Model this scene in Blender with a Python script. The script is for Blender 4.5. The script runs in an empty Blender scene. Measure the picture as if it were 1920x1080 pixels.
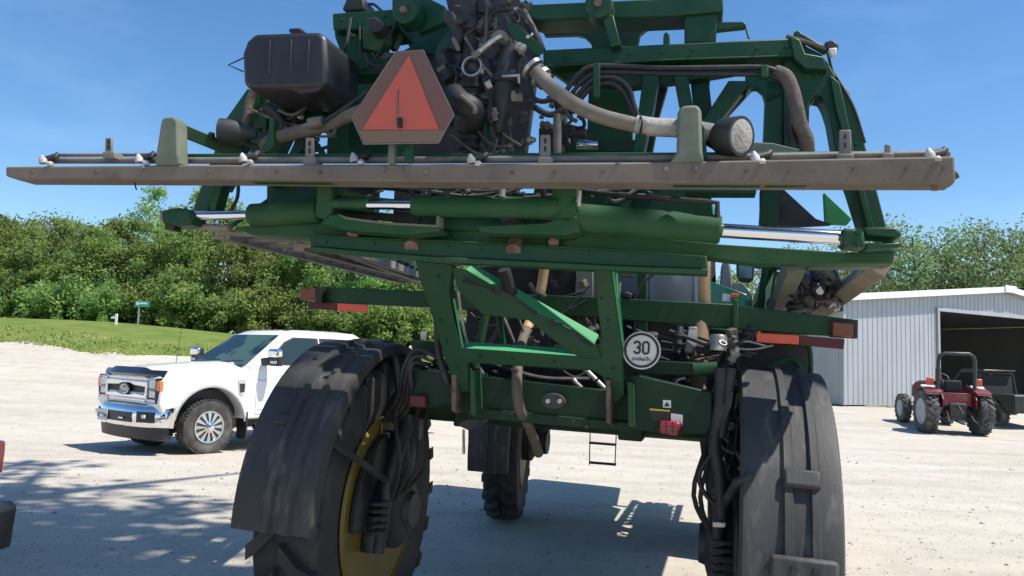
import bpy, bmesh, math, random
from mathutils import Vector, Matrix, Euler
from mathutils import noise as mnoise
random.seed(11)
R = math.radians
sc = bpy.context.scene
col = sc.collection

# ---------------------------------------------------------------- camera
FPX, CAMZ, PITCH, ROLL = 1480.0, 1.6, R(5.48), R(2.0)
_r0 = Vector((1, 0, 0)); _u0 = Vector((0, -math.sin(PITCH), math.cos(PITCH)))
CF = Vector((0, math.cos(PITCH), math.sin(PITCH)))
CR = _r0*math.cos(ROLL) + _u0*math.sin(ROLL)
CU = _u0*math.cos(ROLL) - _r0*math.sin(ROLL)
CAM = Vector((0, 0, CAMZ))
cd = bpy.data.cameras.new('camera'); cam = bpy.data.objects.new('camera', cd); col.objects.link(cam)
cd.sensor_width = 36; cd.lens = 36*FPX/1920; cd.clip_start = 0.05; cd.clip_end = 3000
cam.matrix_world = Matrix(((CR.x, CU.x, -CF.x, 0), (CR.y, CU.y, -CF.y, 0), (CR.z, CU.z, -CF.z, CAMZ), (0, 0, 0, 1)))
sc.camera = cam
# ---------------------------------------------------------------- sky and sun
SUN = Vector((0.94, -0.34, 0)).normalized()*math.cos(R(60)); SUN.z = math.sin(R(60))
w = bpy.data.worlds.new('World'); sc.world = w; w.use_nodes = True
nt = w.node_tree; nt.nodes.clear()
out = nt.nodes.new('ShaderNodeOutputWorld'); bg = nt.nodes.new('ShaderNodeBackground')
sky = nt.nodes.new('ShaderNodeTexSky'); sky.sky_type = 'NISHITA'; sky.sun_disc = False
sky.sun_elevation = R(60); sky.sun_rotation = math.atan2(SUN.x, SUN.y)
sky.altitude = 200; sky.air_density = 1.0; sky.dust_density = 0.35; sky.ozone_density = 2.2
tc = nt.nodes.new('ShaderNodeTexCoord'); mp = nt.nodes.new('ShaderNodeMapping')
mp.inputs['Scale'].default_value = (1.3, 1.3, 5.0); mp.inputs['Rotation'].default_value = (0, R(8), R(30))
nz = nt.nodes.new('ShaderNodeTexNoise'); nz.inputs['Scale'].default_value = 2.2; nz.inputs['Detail'].default_value = 7; nz.inputs['Roughness'].default_value = 0.62
nz.inputs['Distortion'].default_value = 0.6
rp = nt.nodes.new('ShaderNodeValToRGB'); rp.color_ramp.elements[0].position = 0.5; rp.color_ramp.elements[1].position = 0.85
rp.color_ramp.elements[0].color = (0, 0, 0, 1); rp.color_ramp.elements[1].color = (0.06, 0.06, 0.06, 1)
mx = nt.nodes.new('ShaderNodeMix'); mx.data_type = 'RGBA'; mx.inputs[7].default_value = (8.5, 10.5, 13.0, 1)
nt.links.new(tc.outputs['Generated'], mp.inputs['Vector']); nt.links.new(mp.outputs['Vector'], nz.inputs['Vector'])
nt.links.new(nz.outputs['Fac'], rp.inputs['Fac']); nt.links.new(rp.outputs['Color'], mx.inputs[0])
hsv = nt.nodes.new('ShaderNodeHueSaturation'); hsv.inputs['Saturation'].default_value = 1.24
nt.links.new(sky.outputs['Color'], hsv.inputs['Color']); nt.links.new(hsv.outputs['Color'], mx.inputs[6]); nt.links.new(mx.outputs[2], bg.inputs['Color'])
bg.inputs['Strength'].default_value = 0.132
nt.links.new(bg.outputs['Background'], out.inputs['Surface'])
sd = bpy.data.lights.new('sun', 'SUN'); sd.energy = 5.0; sd.angle = R(0.53); sd.color = (1.0, 0.965, 0.905)
sun = bpy.data.objects.new('sun', sd); col.objects.link(sun)
sun.rotation_euler = SUN.to_track_quat('Z', 'Y').to_euler(); sun.location = (20, -20, 40)
sc.view_settings.view_transform = 'Standard'; sc.view_settings.look = 'None'
sc.view_settings.exposure = 0.4; sc.view_settings.gamma = 1.0; sc.view_settings.use_curve_mapping = False

# ---------------------------------------------------------------- helpers
def smooth(a, b, t):
    t = max(0.0, min(1.0, (t-a)/(b-a))); return t*t*(3-2*t)
SY = R(14.0); SRL = R(1.5)                                   # sprayer heading and lean on the sloping yard
SX = Vector((math.cos(SY), -math.sin(SY), 0)); SF = Vector((math.sin(SY), math.cos(SY), 0))
SO = Vector((0.18, 4.07, 0.0))
def ground(x, y):
    lat = (x-SO.x)*SX.x + (y-SO.y)*SX.y
    d = math.hypot(x-0.7, y-6.0)
    z = -math.tan(SRL)*max(-2.4, min(2.4, lat))*(1-smooth(6.0, 11.0, d))
    z += 2.8*smooth(10, -20, x)*smooth(13, 36, y)
    z += 0.30*smooth(22.5, 28, y)*smooth(8, 12, x)
    z += 0.012*mnoise.noise(Vector((x*0.55, y*0.55, 3.1))) + 0.05*mnoise.noise(Vector((x*0.11, y*0.11, 0.7)))*smooth(5, 15, d)
    return z
def ray(u, v): return CF + CR*((u-960)/FPX) + CU*((540-v)/FPX)
def at(u, v, D):
    d = ray(u, v); return CAM + d*(D/d.y)
def gnd(u, v):
    d = ray(u, v); t = 1.0
    for i in range(4000):
        p = CAM + d*t
        if p.z <= ground(p.x, p.y): return p
        t += 0.02*max(1, t*0.2)
    return p
_sx = SX*math.cos(SRL) - Vector((0, 0, math.sin(SRL))); _sz = _sx.cross(SF)
SM = Matrix(((_sx.x, SF.x, _sz.x, SO.x), (_sx.y, SF.y, _sz.y, SO.y), (_sx.z, SF.z, _sz.z, SO.z), (0, 0, 0, 1)))
SMI = SM.inverted()
_cl = SMI @ CAM
def V(u, v, Y):                                              # sprayer-local point seen at (u, v), on the plane local y = Y
    d = SMI.to_3x3() @ ray(u, v)
    return _cl + d*((Y-_cl.y)/d.y)

def empty(name, loc=(0, 0, 0), rz=0, mw=None):
    o = bpy.data.objects.new(name, None); col.objects.link(o); o.empty_display_size = 0.2
    if mw is not None: o.matrix_world = mw
    else: o.location = loc; o.rotation_euler = (0, 0, rz)
    return o
def tag(o, label=None, cat=None, group=None, kind=None):
    if label: o['label'] = label
    if cat: o['category'] = cat
    if group: o['group'] = group
    if kind: o['kind'] = kind
    return o
class MB:
    def __init__(s): s.v = []; s.f = []
    def add(s, vs, fs):
        n = len(s.v); s.v += [tuple(p) for p in vs]; s.f += [tuple(i+n for i in f) for f in fs]; return s
    def hexa(s, p):                                          # bottom 4 (ccw), top 4
        return s.add(p, [(0, 3, 2, 1), (4, 5, 6, 7), (0, 1, 5, 4), (1, 2, 6, 5), (2, 3, 7, 6), (3, 0, 4, 7)])
    def box(s, c, d, m=None):
        c = Vector(c); x, y, z = d[0]/2, d[1]/2, d[2]/2
        p = [Vector(q) for q in ((-x, -y, -z), (x, -y, -z), (x, y, -z), (-x, y, -z), (-x, -y, z), (x, -y, z), (x, y, z), (-x, y, z))]
        if m is not None: p = [m @ q for q in p]
        return s.hexa([c+q for q in p])
    def prism(s, poly, vec):
        poly = [Vector(p) for p in poly]; vec = Vector(vec); n = len(poly)
        fs = [tuple(range(n)), tuple(range(2*n-1, n-1, -1))] + [(i, i+n, (i+1) % n+n, (i+1) % n) for i in range(n)]
        return s.add(poly+[p+vec for p in poly], fs)
    def beam(s, a, b, w, h, up=(0, 0, 1)):                   # rectangular bar, w across, h along up
        a, b = Vector(a), Vector(b); d = (b-a).normalized(); up = Vector(up)
        x = d.cross(up).normalized(); y = x.cross(d).normalized()
        q = [x*(w/2*i)+y*(h/2*j) for i, j in ((-1, -1), (1, -1), (1, 1), (-1, 1))]
        return s.hexa([a+k for k in q]+[b+k for k in q])
    def tube(s, pts, r, n=8, caps=True, closed=False):
        pts = [Vector(p) for p in pts]; m = len(pts); vs = []; fs = []
        rr = r if isinstance(r, (list, tuple)) else [r]*m
        t0 = (pts[1]-pts[0]).normalized()
        up = Vector((0, 0, 1)) if abs(t0.z) < 0.9 else Vector((0, 1, 0))
        x = t0.cross(up).normalized()
        for i in range(m):
            if closed: t = (pts[(i+1) % m]-pts[i-1]).normalized()
            else: t = (pts[min(i+1, m-1)]-pts[max(i-1, 0)]).normalized()
            x = (x-t*x.dot(t)).normalized(); y = t.cross(x)
            for k in range(n):
                a = 2*math.pi*k/n; vs.append(pts[i]+(x*math.cos(a)+y*math.sin(a))*rr[i])
        for i in range(m if closed else m-1):
            j = (i+1) % m
            for k in range(n): fs.append((i*n+k, i*n+(k+1) % n, j*n+(k+1) % n, j*n+k))
        if caps and not closed: fs += [tuple(range(n-1, -1, -1)), tuple(range((m-1)*n, m*n))]
        return s.add(vs, fs)
    def cyl(s, a, b, r, n=12, r2=None): return s.tube([a, b], [r, r if r2 is None else r2], n)
    def lathe(s, prof, o, ax, n=24, closed=False):           # prof: (radius, distance along axis)
        o, ax = Vector(o), Vector(ax).normalized()
        up = Vector((0, 0, 1)) if abs(ax.z) < 0.9 else Vector((1, 0, 0))
        x = ax.cross(up).normalized(); y = ax.cross(x); m = len(prof); vs = []; fs = []
        for r, h in prof:
            for k in range(n):
                a = 2*math.pi*k/n; vs.append(o+ax*h+(x*math.cos(a)+y*math.sin(a))*r)
        for i in range(m if closed else m-1):
            j = (i+1) % m
            for k in range(n): fs.append((i*n+k, i*n+(k+1) % n, j*n+(k+1) % n, j*n+k))
        if not closed:
            if prof[0][0] > 1e-5: fs.append(tuple(range(n-1, -1, -1)))
            if prof[-1][0] > 1e-5: fs.append(tuple(range((m-1)*n, m*n)))
        return s.add(vs, fs)
    def loft(s, rings, caps=True):
        n = len(rings[0]); vs = [p for r in rings for p in r]; fs = []
        for i in range(len(rings)-1):
            for k in range(n): fs.append((i*n+k, i*n+(k+1) % n, (i+1)*n+(k+1) % n, (i+1)*n+k))
        if caps: fs += [tuple(range(n-1, -1, -1)), tuple(range((len(rings)-1)*n, len(rings)*n))]
        return s.add(vs, fs)
    def xf(s, m):
        s.v = [tuple(m @ Vector(p)) for p in s.v]; return s
    def mesh(s, name, mt, ang=38):
        me = bpy.data.meshes.new(name); me.from_pydata(s.v, [], s.f); me.validate()
        bm = bmesh.new(); bm.from_mesh(me); bmesh.ops.recalc_face_normals(bm, faces=bm.faces); bm.to_mesh(me); bm.free()
        if ang: me.shade_smooth(); me.set_sharp_from_angle(angle=R(ang))
        if mt: me.materials.append(mt)
        return me
    def build(s, name, mt, parent=None, bevel=0, seg=2, ang=38):
        o = bpy.data.objects.new(name, s.mesh(name, mt, ang)); col.objects.link(o)
        if parent: o.parent = parent
        if bevel:
            b = o.modifiers.new('bevel', 'BEVEL'); b.width = bevel; b.segments = seg; b.limit_method = 'ANGLE'; b.angle_limit = R(35)
            b.harden_normals = False
        return o
def copy_tree(o, parent=None):
    c = o.copy(); col.objects.link(c)
    if parent: c.parent = parent
    for ch in o.children: copy_tree(ch, c)
    return c
def cat_rom(pts, k=6):                                        # smooth curve through points
    pts = [Vector(p) for p in pts]; P = [pts[0]*2-pts[1]]+pts+[pts[-1]*2-pts[-2]]; o = []
    for i in range(1, len(P)-2):
        for j in range(k):
            t = j/k; a, b, c, d = P[i-1], P[i], P[i+1], P[i+2]
            o.append(0.5*((2*b)+(c-a)*t+(2*a-5*b+4*c-d)*t*t+(3*b-a-3*c+d)*t**3))
    o.append(pts[-1]); return o
def text_mesh(s, body, size, extrude=0.001, align='CENTER', bold=0.0):
    cu = bpy.data.curves.new('lettering', 'FONT'); cu.body = body; cu.size = size; cu.extrude = extrude; cu.align_x = align; cu.align_y = 'CENTER'; cu.offset = bold
    o = bpy.data.objects.new('lettering', cu); col.objects.link(o)
    dg = bpy.context.evaluated_depsgraph_get(); dg.update()
    me = o.evaluated_get(dg).to_mesh(); s.add([v.co.copy() for v in me.vertices], [tuple(p.vertices) for p in me.polygons])
    o.evaluated_get(dg).to_mesh_clear(); bpy.data.objects.remove(o); bpy.data.curves.remove(cu); return s

# ---------------------------------------------------------------- materials
def mat(name, c, rough=0.5, metal=0.0, c2=None, scale=6.0, lo=0.4, hi=0.65, bump=0.0, bscale=60.0, dust=None, dscale=3.0, dlo=0.45, dhi=0.75, damt=0.6,
        coat=0.0, spec=0.5, detail=6, stretch=None, trans=0.0, emit=None, estr=0.0, alpha=1.0, rvar=0.0):
    m = bpy.data.materials.new(name); m.use_nodes = True; t = m.node_tree; b = t.nodes['Principled BSDF']; L = t.links
    b.inputs['Base Color'].default_value = (*c, 1); b.inputs['Roughness'].default_value = rough; b.inputs['Metallic'].default_value = metal
    b.inputs['Coat Weight'].default_value = coat; b.inputs['Specular IOR Level'].default_value = spec; b.inputs['Alpha'].default_value = alpha
    if trans: b.inputs['Transmission Weight'].default_value = trans
    if emit: b.inputs['Emission Color'].default_value = (*emit, 1); b.inputs['Emission Strength'].default_value = estr
    co = t.nodes.new('ShaderNodeTexCoord').outputs['Object']
    if stretch:
        mpn = t.nodes.new('ShaderNodeMapping'); mpn.inputs['Scale'].default_value = stretch; L.new(co, mpn.inputs['Vector']); co = mpn.outputs['Vector']
    def nse(s, d=detail):
        n = t.nodes.new('ShaderNodeTexNoise'); n.inputs['Scale'].default_value = s; n.inputs['Detail'].default_value = d; n.inputs['Roughness'].default_value = 0.6
        L.new(co, n.inputs['Vector']); return n.outputs['Fac']
    def rng(f, a, z, mxv=1.0):
        n = t.nodes.new('ShaderNodeMapRange'); n.inputs[1].default_value = a; n.inputs[2].default_value = z; n.inputs[4].default_value = mxv; L.new(f, n.inputs[0]); return n.outputs[0]
    def mix(f, a, bcol):
        n = t.nodes.new('ShaderNodeMix'); n.data_type = 'RGBA'; L.new(f, n.inputs[0])
        if a is None: n.inputs[6].default_value = (*c, 1)
        else: L.new(a, n.inputs[6])
        n.inputs[7].default_value = (*bcol, 1); return n.outputs[2]
    cur = None
    if c2: cur = mix(rng(nse(scale), lo, hi), None, c2)
    if dust:
        f = rng(nse(dscale, 9), dlo, dhi, damt); cur = mix(f, cur, dust)
        rr = t.nodes.new('ShaderNodeMapRange'); rr.inputs[3].default_value = rough; rr.inputs[4].default_value = 0.9; L.new(f, rr.inputs[0]); L.new(rr.outputs[0], b.inputs['Roughness'])
    if cur is not None: L.new(cur, b.inputs['Base Color'])
    if bump:
        bn = t.nodes.new('ShaderNodeBump'); bn.inputs['Strength'].default_value = bump; bn.inputs['Distance'].default_value = 0.02
        L.new(nse(bscale, 8), bn.inputs['Height']); L.new(bn.outputs['Normal'], b.inputs['Normal'])
    return m
# ---------------------------------------------------------------- ground
def gravel_mat():
    m = bpy.data.materials.new('gravel'); m.use_nodes = True; t = m.node_tree; L = t.links; b = t.nodes['Principled BSDF']
    b.inputs['Roughness'].default_value = 0.95; b.inputs['Specular IOR Level'].default_value = 0.2
    co = t.nodes.new('ShaderNodeTexCoord').outputs['Object']
    def nse(s, d, r=0.6):
        n = t.nodes.new('ShaderNodeTexNoise'); n.inputs['Scale'].default_value = s; n.inputs['Detail'].default_value = d; n.inputs['Roughness'].default_value = r; L.new(co, n.inputs['Vector']); return n.outputs['Fac']
    def ramp(f, els):
        n = t.nodes.new('ShaderNodeValToRGB'); e = n.color_ramp.elements
        e[0].position, e[0].color = els[0][0], (*els[0][1], 1); e[1].position, e[1].color = els[-1][0], (*els[-1][1], 1)
        for p, c in els[1:-1]: q = e.new(p); q.color = (*c, 1)
        L.new(f, n.inputs['Fac']); return n.outputs['Color']
    def mix(f, a, c, mode='MIX'):
        n = t.nodes.new('ShaderNodeMix'); n.data_type = 'RGBA'; n.blend_type = mode
        if isinstance(f, float): n.inputs[0].default_value = f
        else: L.new(f, n.inputs[0])
        L.new(a, n.inputs[6]); L.new(c, n.inputs[7]); return n.outputs[2]
    big = ramp(nse(0.22, 6), [(0.3, (0.48, 0.435, 0.35)), (0.55, (0.52, 0.465, 0.395)), (0.75, (0.57, 0.53, 0.445))])
    mid = ramp(nse(2.3, 9, 0.7), [(0.32, (0.86, 0.85, 0.83)), (0.5, (0.98, 0.98, 0.98)), (0.72, (1.06, 1.05, 1.03))])
    fine = ramp(nse(95, 5, 0.7), [(0.3, (0.5, 0.5, 0.5)), (0.5, (0.95, 0.95, 0.95)), (0.68, (1.25, 1.25, 1.25))])
    mpn = t.nodes.new('ShaderNodeMapping'); mpn.inputs['Rotation'].default_value = (0, 0, R(-24)); mpn.inputs['Scale'].default_value = (0.16, 1.5, 1); L.new(co, mpn.inputs['Vector'])
    trk = t.nodes.new('ShaderNodeTexNoise'); trk.inputs['Scale'].default_value = 1.0; trk.inputs['Detail'].default_value = 7; L.new(mpn.outputs['Vector'], trk.inputs['Vector'])
    tr_c = ramp(trk.outputs['Fac'], [(0.33, (0.88, 0.872, 0.865)), (0.5, (0.99, 0.985, 0.98)), (0.7, (1.05, 1.04, 1.03))])
    big = mix(1.0, big, tr_c, 'MULTIPLY'); c = mix(1.0, big, mid, 'MULTIPLY'); c = mix(0.55, c, fine, 'MULTIPLY')
    vor = t.nodes.new('ShaderNodeTexVoronoi'); vor.inputs['Scale'].default_value = 42; L.new(co, vor.inputs['Vector'])
    sp = ramp(vor.outputs['Distance'], [(0.0, (1, 1, 1)), (0.16, (1, 1, 1)), (0.22, (0, 0, 0))])
    vm = t.nodes.new('ShaderNodeMix'); vm.data_type = 'RGBA'; vm.blend_type = 'MULTIPLY'; vm.inputs[0].default_value = 1.0
    L.new(sp, vm.inputs[6]); L.new(ramp(nse(7, 3), [(0.5, (0, 0, 0)), (0.6, (0.7, 0.7, 0.7))]), vm.inputs[7])
    c = mix(vm.outputs[2], c, ramp(vor.outputs['Color'], [(0.1, (0.2, 0.18, 0.15)), (0.9, (0.62, 0.58, 0.52))]))
    L.new(c, b.inputs['Base Color'])
    bn = t.nodes.new('ShaderNodeBump'); bn.inputs['Strength'].default_value = 0.55; bn.inputs['Distance'].default_value = 0.02
    ad = t.nodes.new('ShaderNodeMath'); ad.operation = 'MULTIPLY_ADD'; ad.inputs[1].default_value = 0.35
    L.new(nse(120, 4), ad.inputs[0]); L.new(nse(14, 8, 0.7), ad.inputs[2]); L.new(ad.outputs[0], bn.inputs['Height']); L.new(bn.outputs['Normal'], b.inputs['Normal'])
    return m
def axis(pts):
    o = []
    for a, b, s in pts:
        n = max(1, int(round((b-a)/s))); o += [a+(b-a)*i/n for i in range(n)]
    return o+[pts[-1][1]]
gx = axis([(-700, -60, 80), (-60, -14, 2), (-14, 16, 0.4), (16, 60, 2), (60, 700, 80)])
gy = axis([(-300, -20, 70), (-20, 0, 2), (0, 20, 0.4), (20, 70, 1.5), (70, 900, 100)])
def gridmesh(xs, ys, fn, dz=0.0):
    vs = [(x, y, fn(x, y)+dz) for y in ys for x in xs]; nx = len(xs)
    fs = [(j*nx+i, j*nx+i+1, (j+1)*nx+i+1, (j+1)*nx+i) for j in range(len(ys)-1) for i in range(nx-1)]
    return MB().add(vs, fs)
def ground2(x, y):
    return ground(x, y) + 0.55*smooth(37, 50, y)*smooth(-13, -9, x)*smooth(12, 2, x)
g = gridmesh(gx, gy, ground2).build('ground', gravel_mat(), ang=180); tag(g, kind='structure')

# grass bank: from the gravel edge to the trees
edge = [(p.x, p.y) for p in (gnd(-260, 625), gnd(0, 640), gnd(112, 650), gnd(203, 666), gnd(262, 667), gnd(330, 664))]
edge = [(-90.0, edge[0][1]+4)]+edge+[(edge[-1][0]+3.0, edge[-1][1]-.3), (-3.0, edge[-1][1]-.2), (4.0, 27.0), (9.0, 36.0), (14.0, 44.0), (60.0, 50.0)]
def edge_y(x):
    for (a, ya), (b, yb) in zip(edge, edge[1:]):
        if a <= x <= b: return ya+(yb-ya)*(x-a)/max(1e-6, b-a)
    return edge[0][1] if x < edge[0][0] else edge[-1][1]
M_GRASS = mat('grass_turf', (0.10, 0.15, 0.028), 0.95, c2=(0.17, 0.20, 0.05), scale=0.7, lo=0.35, hi=0.7, bump=0.6, bscale=9, dust=(0.25, 0.24, 0.10), dscale=2.4, dlo=0.52, dhi=0.8, damt=0.55, spec=0.1)
def grass_strip(y1):
    b = MB(); xs = axis([(-90, -30, 3), (-30, 16, 0.5), (16, 60, 3)]); n = 40; vs = []; fs = []
    for x in xs:
        y0 = edge_y(x) + 0.9*mnoise.noise(Vector((x*0.9, 1.3, 0))) + 0.5*mnoise.noise(Vector((x*3.1, 7.7, 0)))
        for j in range(n+1):
            y = y0+(y1-y0)*j/n; vs.append((x, y, ground2(x, y)+0.07*smooth(0, 0.05, j/n)+0.004))
    for i in range(len(xs)-1):
        for j in range(n): fs.append((i*(n+1)+j, (i+1)*(n+1)+j, (i+1)*(n+1)+j+1, i*(n+1)+j+1))
    return b.add(vs, fs)
o = grass_strip(160).build('grass_bank', M_GRASS, ang=180); tag(o, kind='structure')
# grass tufts as real blades, denser near the crest and the ragged edge
M_BLADE = mat('grass_blade', (0.17, 0.23, 0.06), 0.8, c2=(0.28, 0.28, 0.10), scale=0.8, lo=0.4, hi=0.65, spec=0.2)
b = MB(); rnd = random.Random(5)
for i in range(4200):
    x = rnd.uniform(-32, 3); y0 = edge_y(x); y = y0-0.5+3.2*rnd.random()**1.6
    z = ground2(x, y)+.06; h = rnd.uniform(0.03, 0.11); a = rnd.uniform(0, 6.28); wd = rnd.uniform(0.02, 0.05)
    dx, dy = math.cos(a)*wd, math.sin(a)*wd; lx, ly = rnd.uniform(-.06, .06), rnd.uniform(-.06, .06)
    b.add([(x-dx, y-dy, z), (x+dx, y+dy, z), (x+lx, y+ly, z+h)], [(0, 1, 2)])
o = bpy.data.objects.new('grass', None)
me = bpy.data.meshes.new('grass'); me.from_pydata(b.v, [], b.f); me.materials.append(M_BLADE)
o = bpy.data.objects.new('grass', me); col.objects.link(o); tag(o, 'short mown green grass on the bank behind the white pickup', 'grass', kind='stuff')
# asphalt road beyond the bank
M_ROAD = mat('road_asphalt', (0.30, 0.29, 0.27), 0.9, c2=(0.24, 0.235, 0.22), scale=1.5)
vs = []; fs = []; xs = axis([(-60, 30, 1.0)])
for x in xs:
    yc = 46.0+0.06*(x+8)
    for k in (-3.2, -1.6, 0, 1.6, 3.2): vs.append((x, yc+k, ground2(x, yc+k)+0.06))
for i in range(len(xs)-1):
    for j in range(4): fs.append((i*5+j, (i+1)*5+j, (i+1)*5+j+1, i*5+j+1))
tag(MB().add(vs, fs).build('road', M_ROAD, ang=180), kind='structure')
# loose pebbles and bits of litter on the gravel
M_PEB = mat('pebble', (0.40, 0.36, 0.30), 0.9, c2=(0.2, 0.18, 0.155), scale=14, lo=0.42, hi=0.6)
b = MB(); rnd = random.Random(9)
for i in range(9500):
    y = 3.0+13*rnd.random()**1.6; x = rnd.uniform(-0.75, 0.75)*y
    z = ground2(x, y); s = rnd.uniform(0.004, 0.014)*(1+1.3*(rnd.random() < 0.07))
    p = [Vector((math.cos(k*1.257+rnd.random())*s*rnd.uniform(.7, 1.2), math.sin(k*1.257+rnd.random()*.5)*s*rnd.uniform(.7, 1.2), 0)) for k in range(5)]
    c = Vector((x, y, z))
    b.add([c+q for q in p]+[c+Vector((0, 0, s*rnd.uniform(.5, .9)))], [(k, (k+1) % 5, 5) for k in range(5)])
me = bpy.data.meshes.new('gravel_stones'); me.from_pydata(b.v, [], b.f); me.materials.append(M_PEB)
o = bpy.data.objects.new('gravel_stones', me); col.objects.link(o); tag(o, 'loose pebbles scattered over the sandy gravel yard', 'gravel', kind='stuff')

# ---------------------------------------------------------------- trees
def leaf_mat(name, c, ca, cb):
    m = bpy.data.materials.new(name); m.use_nodes = True; t = m.node_tree; L = t.links; b = t.nodes['Principled BSDF']
    co = t.nodes.new('ShaderNodeTexCoord').outputs['Object']; n = t.nodes.new('ShaderNodeTexNoise'); n.inputs['Scale'].default_value = 0.9; n.inputs['Detail'].default_value = 5
    L.new(co, n.inputs['Vector']); r = t.nodes.new('ShaderNodeValToRGB'); e = r.color_ramp.elements
    e[0].position, e[0].color = 0.34, (*ca, 1); e[1].position, e[1].color = 0.66, (*cb, 1); q = e.new(0.5); q.color = (*c, 1)
    L.new(n.outputs['Fac'], r.inputs['Fac'])
    oi = t.nodes.new('ShaderNodeObjectInfo'); hs = t.nodes.new('ShaderNodeHueSaturation'); mr = t.nodes.new('ShaderNodeMapRange')
    mr.inputs[3].default_value = 0.465; mr.inputs[4].default_value = 0.525; L.new(oi.outputs['Random'], mr.inputs[0]); L.new(mr.outputs[0], hs.inputs['Hue'])
    mv = t.nodes.new('ShaderNodeMapRange'); mv.inputs[3].default_value = 0.8; mv.inputs[4].default_value = 1.35; L.new(oi.outputs['Random'], mv.inputs[0]); L.new(mv.outputs[0], hs.inputs['Value'])
    L.new(r.outputs['Color'], hs.inputs['Color'])
    L.new(hs.outputs['Color'], b.inputs['Base Color']); b.inputs['Roughness'].default_value = 0.6; b.inputs['Specular IOR Level'].default_value = 0.3
    tr = t.nodes.new('ShaderNodeBsdfTranslucent'); L.new(hs.outputs['Color'], tr.inputs['Color'])
    ms = t.nodes.new('ShaderNodeMixShader'); ms.inputs[0].default_value = 0.55; L.new(b.outputs[0], ms.inputs[1]); L.new(tr.outputs[0], ms.inputs[2])
    L.new(ms.outputs[0], t.nodes['Material Output'].inputs['Surface']); return m
M_LEAF = leaf_mat('foliage_green', (0.22, 0.315, 0.09), (0.14, 0.23, 0.07), (0.31, 0.40, 0.11))
M_LEAF2 = leaf_mat('foliage_olive', (0.185, 0.26, 0.10), (0.125, 0.19, 0.08), (0.25, 0.32, 0.125))
M_BARK = mat('bark', (0.10, 0.08, 0.06), 0.95, c2=(0.17, 0.15, 0.125), scale=8, bump=0.6, bscale=25, stretch=(1, 1, 0.25))
def tree_meshes(seed, h, rx, base, ncl, nlf, ls, rough=0.75, limbs=9, tilt=None):
    rnd = random.Random(seed); T = MB(); Lf = MB()
    lean = Vector((rnd.uniform(-.05, .05)*h, rnd.uniform(-.05, .05)*h, 0))
    if tilt: lean = Vector(tilt)
    tp = [lean*(k/6)**2+Vector((rnd.uniform(-.03, .03)*h*(k > 0), rnd.uniform(-.03, .03)*h*(k > 0), h*0.88*k/6-(0.3 if k == 0 else 0))) for k in range(7)]
    T.tube(tp, [h*0.024*(1-0.13*k) for k in range(7)], 8)
    tips = []
    for i in range(limbs):
        z = base+(h*0.8-base)*(i+0.5)/limbs; k = z/(h*0.88)*6; k0 = min(5, int(k)); p = tp[k0].lerp(tp[k0+1], k-k0)
        a = i*2.4+rnd.uniform(-.5, .5); u = (z-base)/(h-base); ln = rx*(0.55+0.75*math.sin(math.pi*min(1, 0.25+u*0.8)))*rnd.uniform(.6, 1.0)
        d = Vector((math.cos(a), math.sin(a), rnd.uniform(.3, .9))).normalized()
        q = p+d*ln*0.5+Vector((0, 0, rnd.uniform(-.1, .2)*ln)); e = p+d*ln+Vector((rnd.uniform(-.1, .1)*ln, rnd.uniform(-.1, .1)*ln, rnd.uniform(-.1, .1)*ln))
        rr = h*0.010*(1.1-u*0.6); T.tube([p, q, e], [rr, rr*.65, rr*.25], 5); tips += [q, e, e]
        for s in range(2):
            f = q+Vector((rnd.uniform(-1, 1), rnd.uniform(-1, 1), rnd.uniform(-.2, .9)))*ln*0.4; T.tube([q, f], [rr*.4, rr*.15], 4); tips.append(f)
    for i in range(ncl):
        if i < len(tips): c = tips[i]+Vector((rnd.gauss(0, .25), rnd.gauss(0, .25), rnd.gauss(0, .25)))
        else:
            u = rnd.random()**0.8; z = base*0.7+(h-base*0.7)*u; a = rnd.uniform(0, 6.283)
            lob = 1+0.35*mnoise.noise(Vector((math.cos(a)*1.4+seed, math.sin(a)*1.4, u*3)))
            rad = rx*lob*math.sin(math.pi*min(0.97, 0.2+0.77*u))**0.75*rnd.random()**0.4
            c = Vector((math.cos(a)*rad, math.sin(a)*rad, z))+lean*u
        cr = rx*rnd.uniform(.16, .36)
        for j in range(int(nlf*rnd.uniform(.6, 1.3))):
            d = Vector((rnd.gauss(0, 1), rnd.gauss(0, 1), rnd.gauss(0, .7))).normalized()*cr*rnd.random()**0.45
            p = c+d; n = (d.normalized()*0.6+Vector((rnd.gauss(0, .6), rnd.gauss(0, .6), rnd.gauss(.35, .6)))).normalized()
            x = n.orthogonal().normalized(); x = (Matrix.Rotation(rnd.uniform(0, 6.28), 3, n) @ x); y = n.cross(x); s = ls*rnd.uniform(.55, 1.25)
            Lf.add([p-x*s*.5, p+y*s*.32-n*s*.05, p+x*s*.55, p-y*s*.32-n*s*.05], [(0, 1, 2, 3)])
    lm = bpy.data.meshes.new('crown'); lm.from_pydata(Lf.v, [], Lf.f)
    return T.mesh('trunk', M_BARK), lm
protos = [tree_meshes(21, 9.0, 3.3, 1.2, 100, 120, .27), tree_meshes(33, 10.0, 3.7, 1.0, 110, 115, .28), tree_meshes(47, 8.5, 3.0, 0.8, 90, 125, .26),
          tree_meshes(58, 11.5, 3.2, 2.2, 85, 100, .26), tree_meshes(64, 12.5, 4.2, 3.0, 80, 80, .24, limbs=14), tree_meshes(71, 11.5, 3.8, 2.6, 74, 84, .24, limbs=15)]
for k, (tm, lm) in enumerate(protos): lm.materials.append(M_LEAF if k < 4 else M_LEAF2)
bush_t, bush_l = tree_meshes(83, 3.0, 2.3, 0.15, 70, 90, .24, limbs=6); bush_l.materials.append(M_LEAF)
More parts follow.
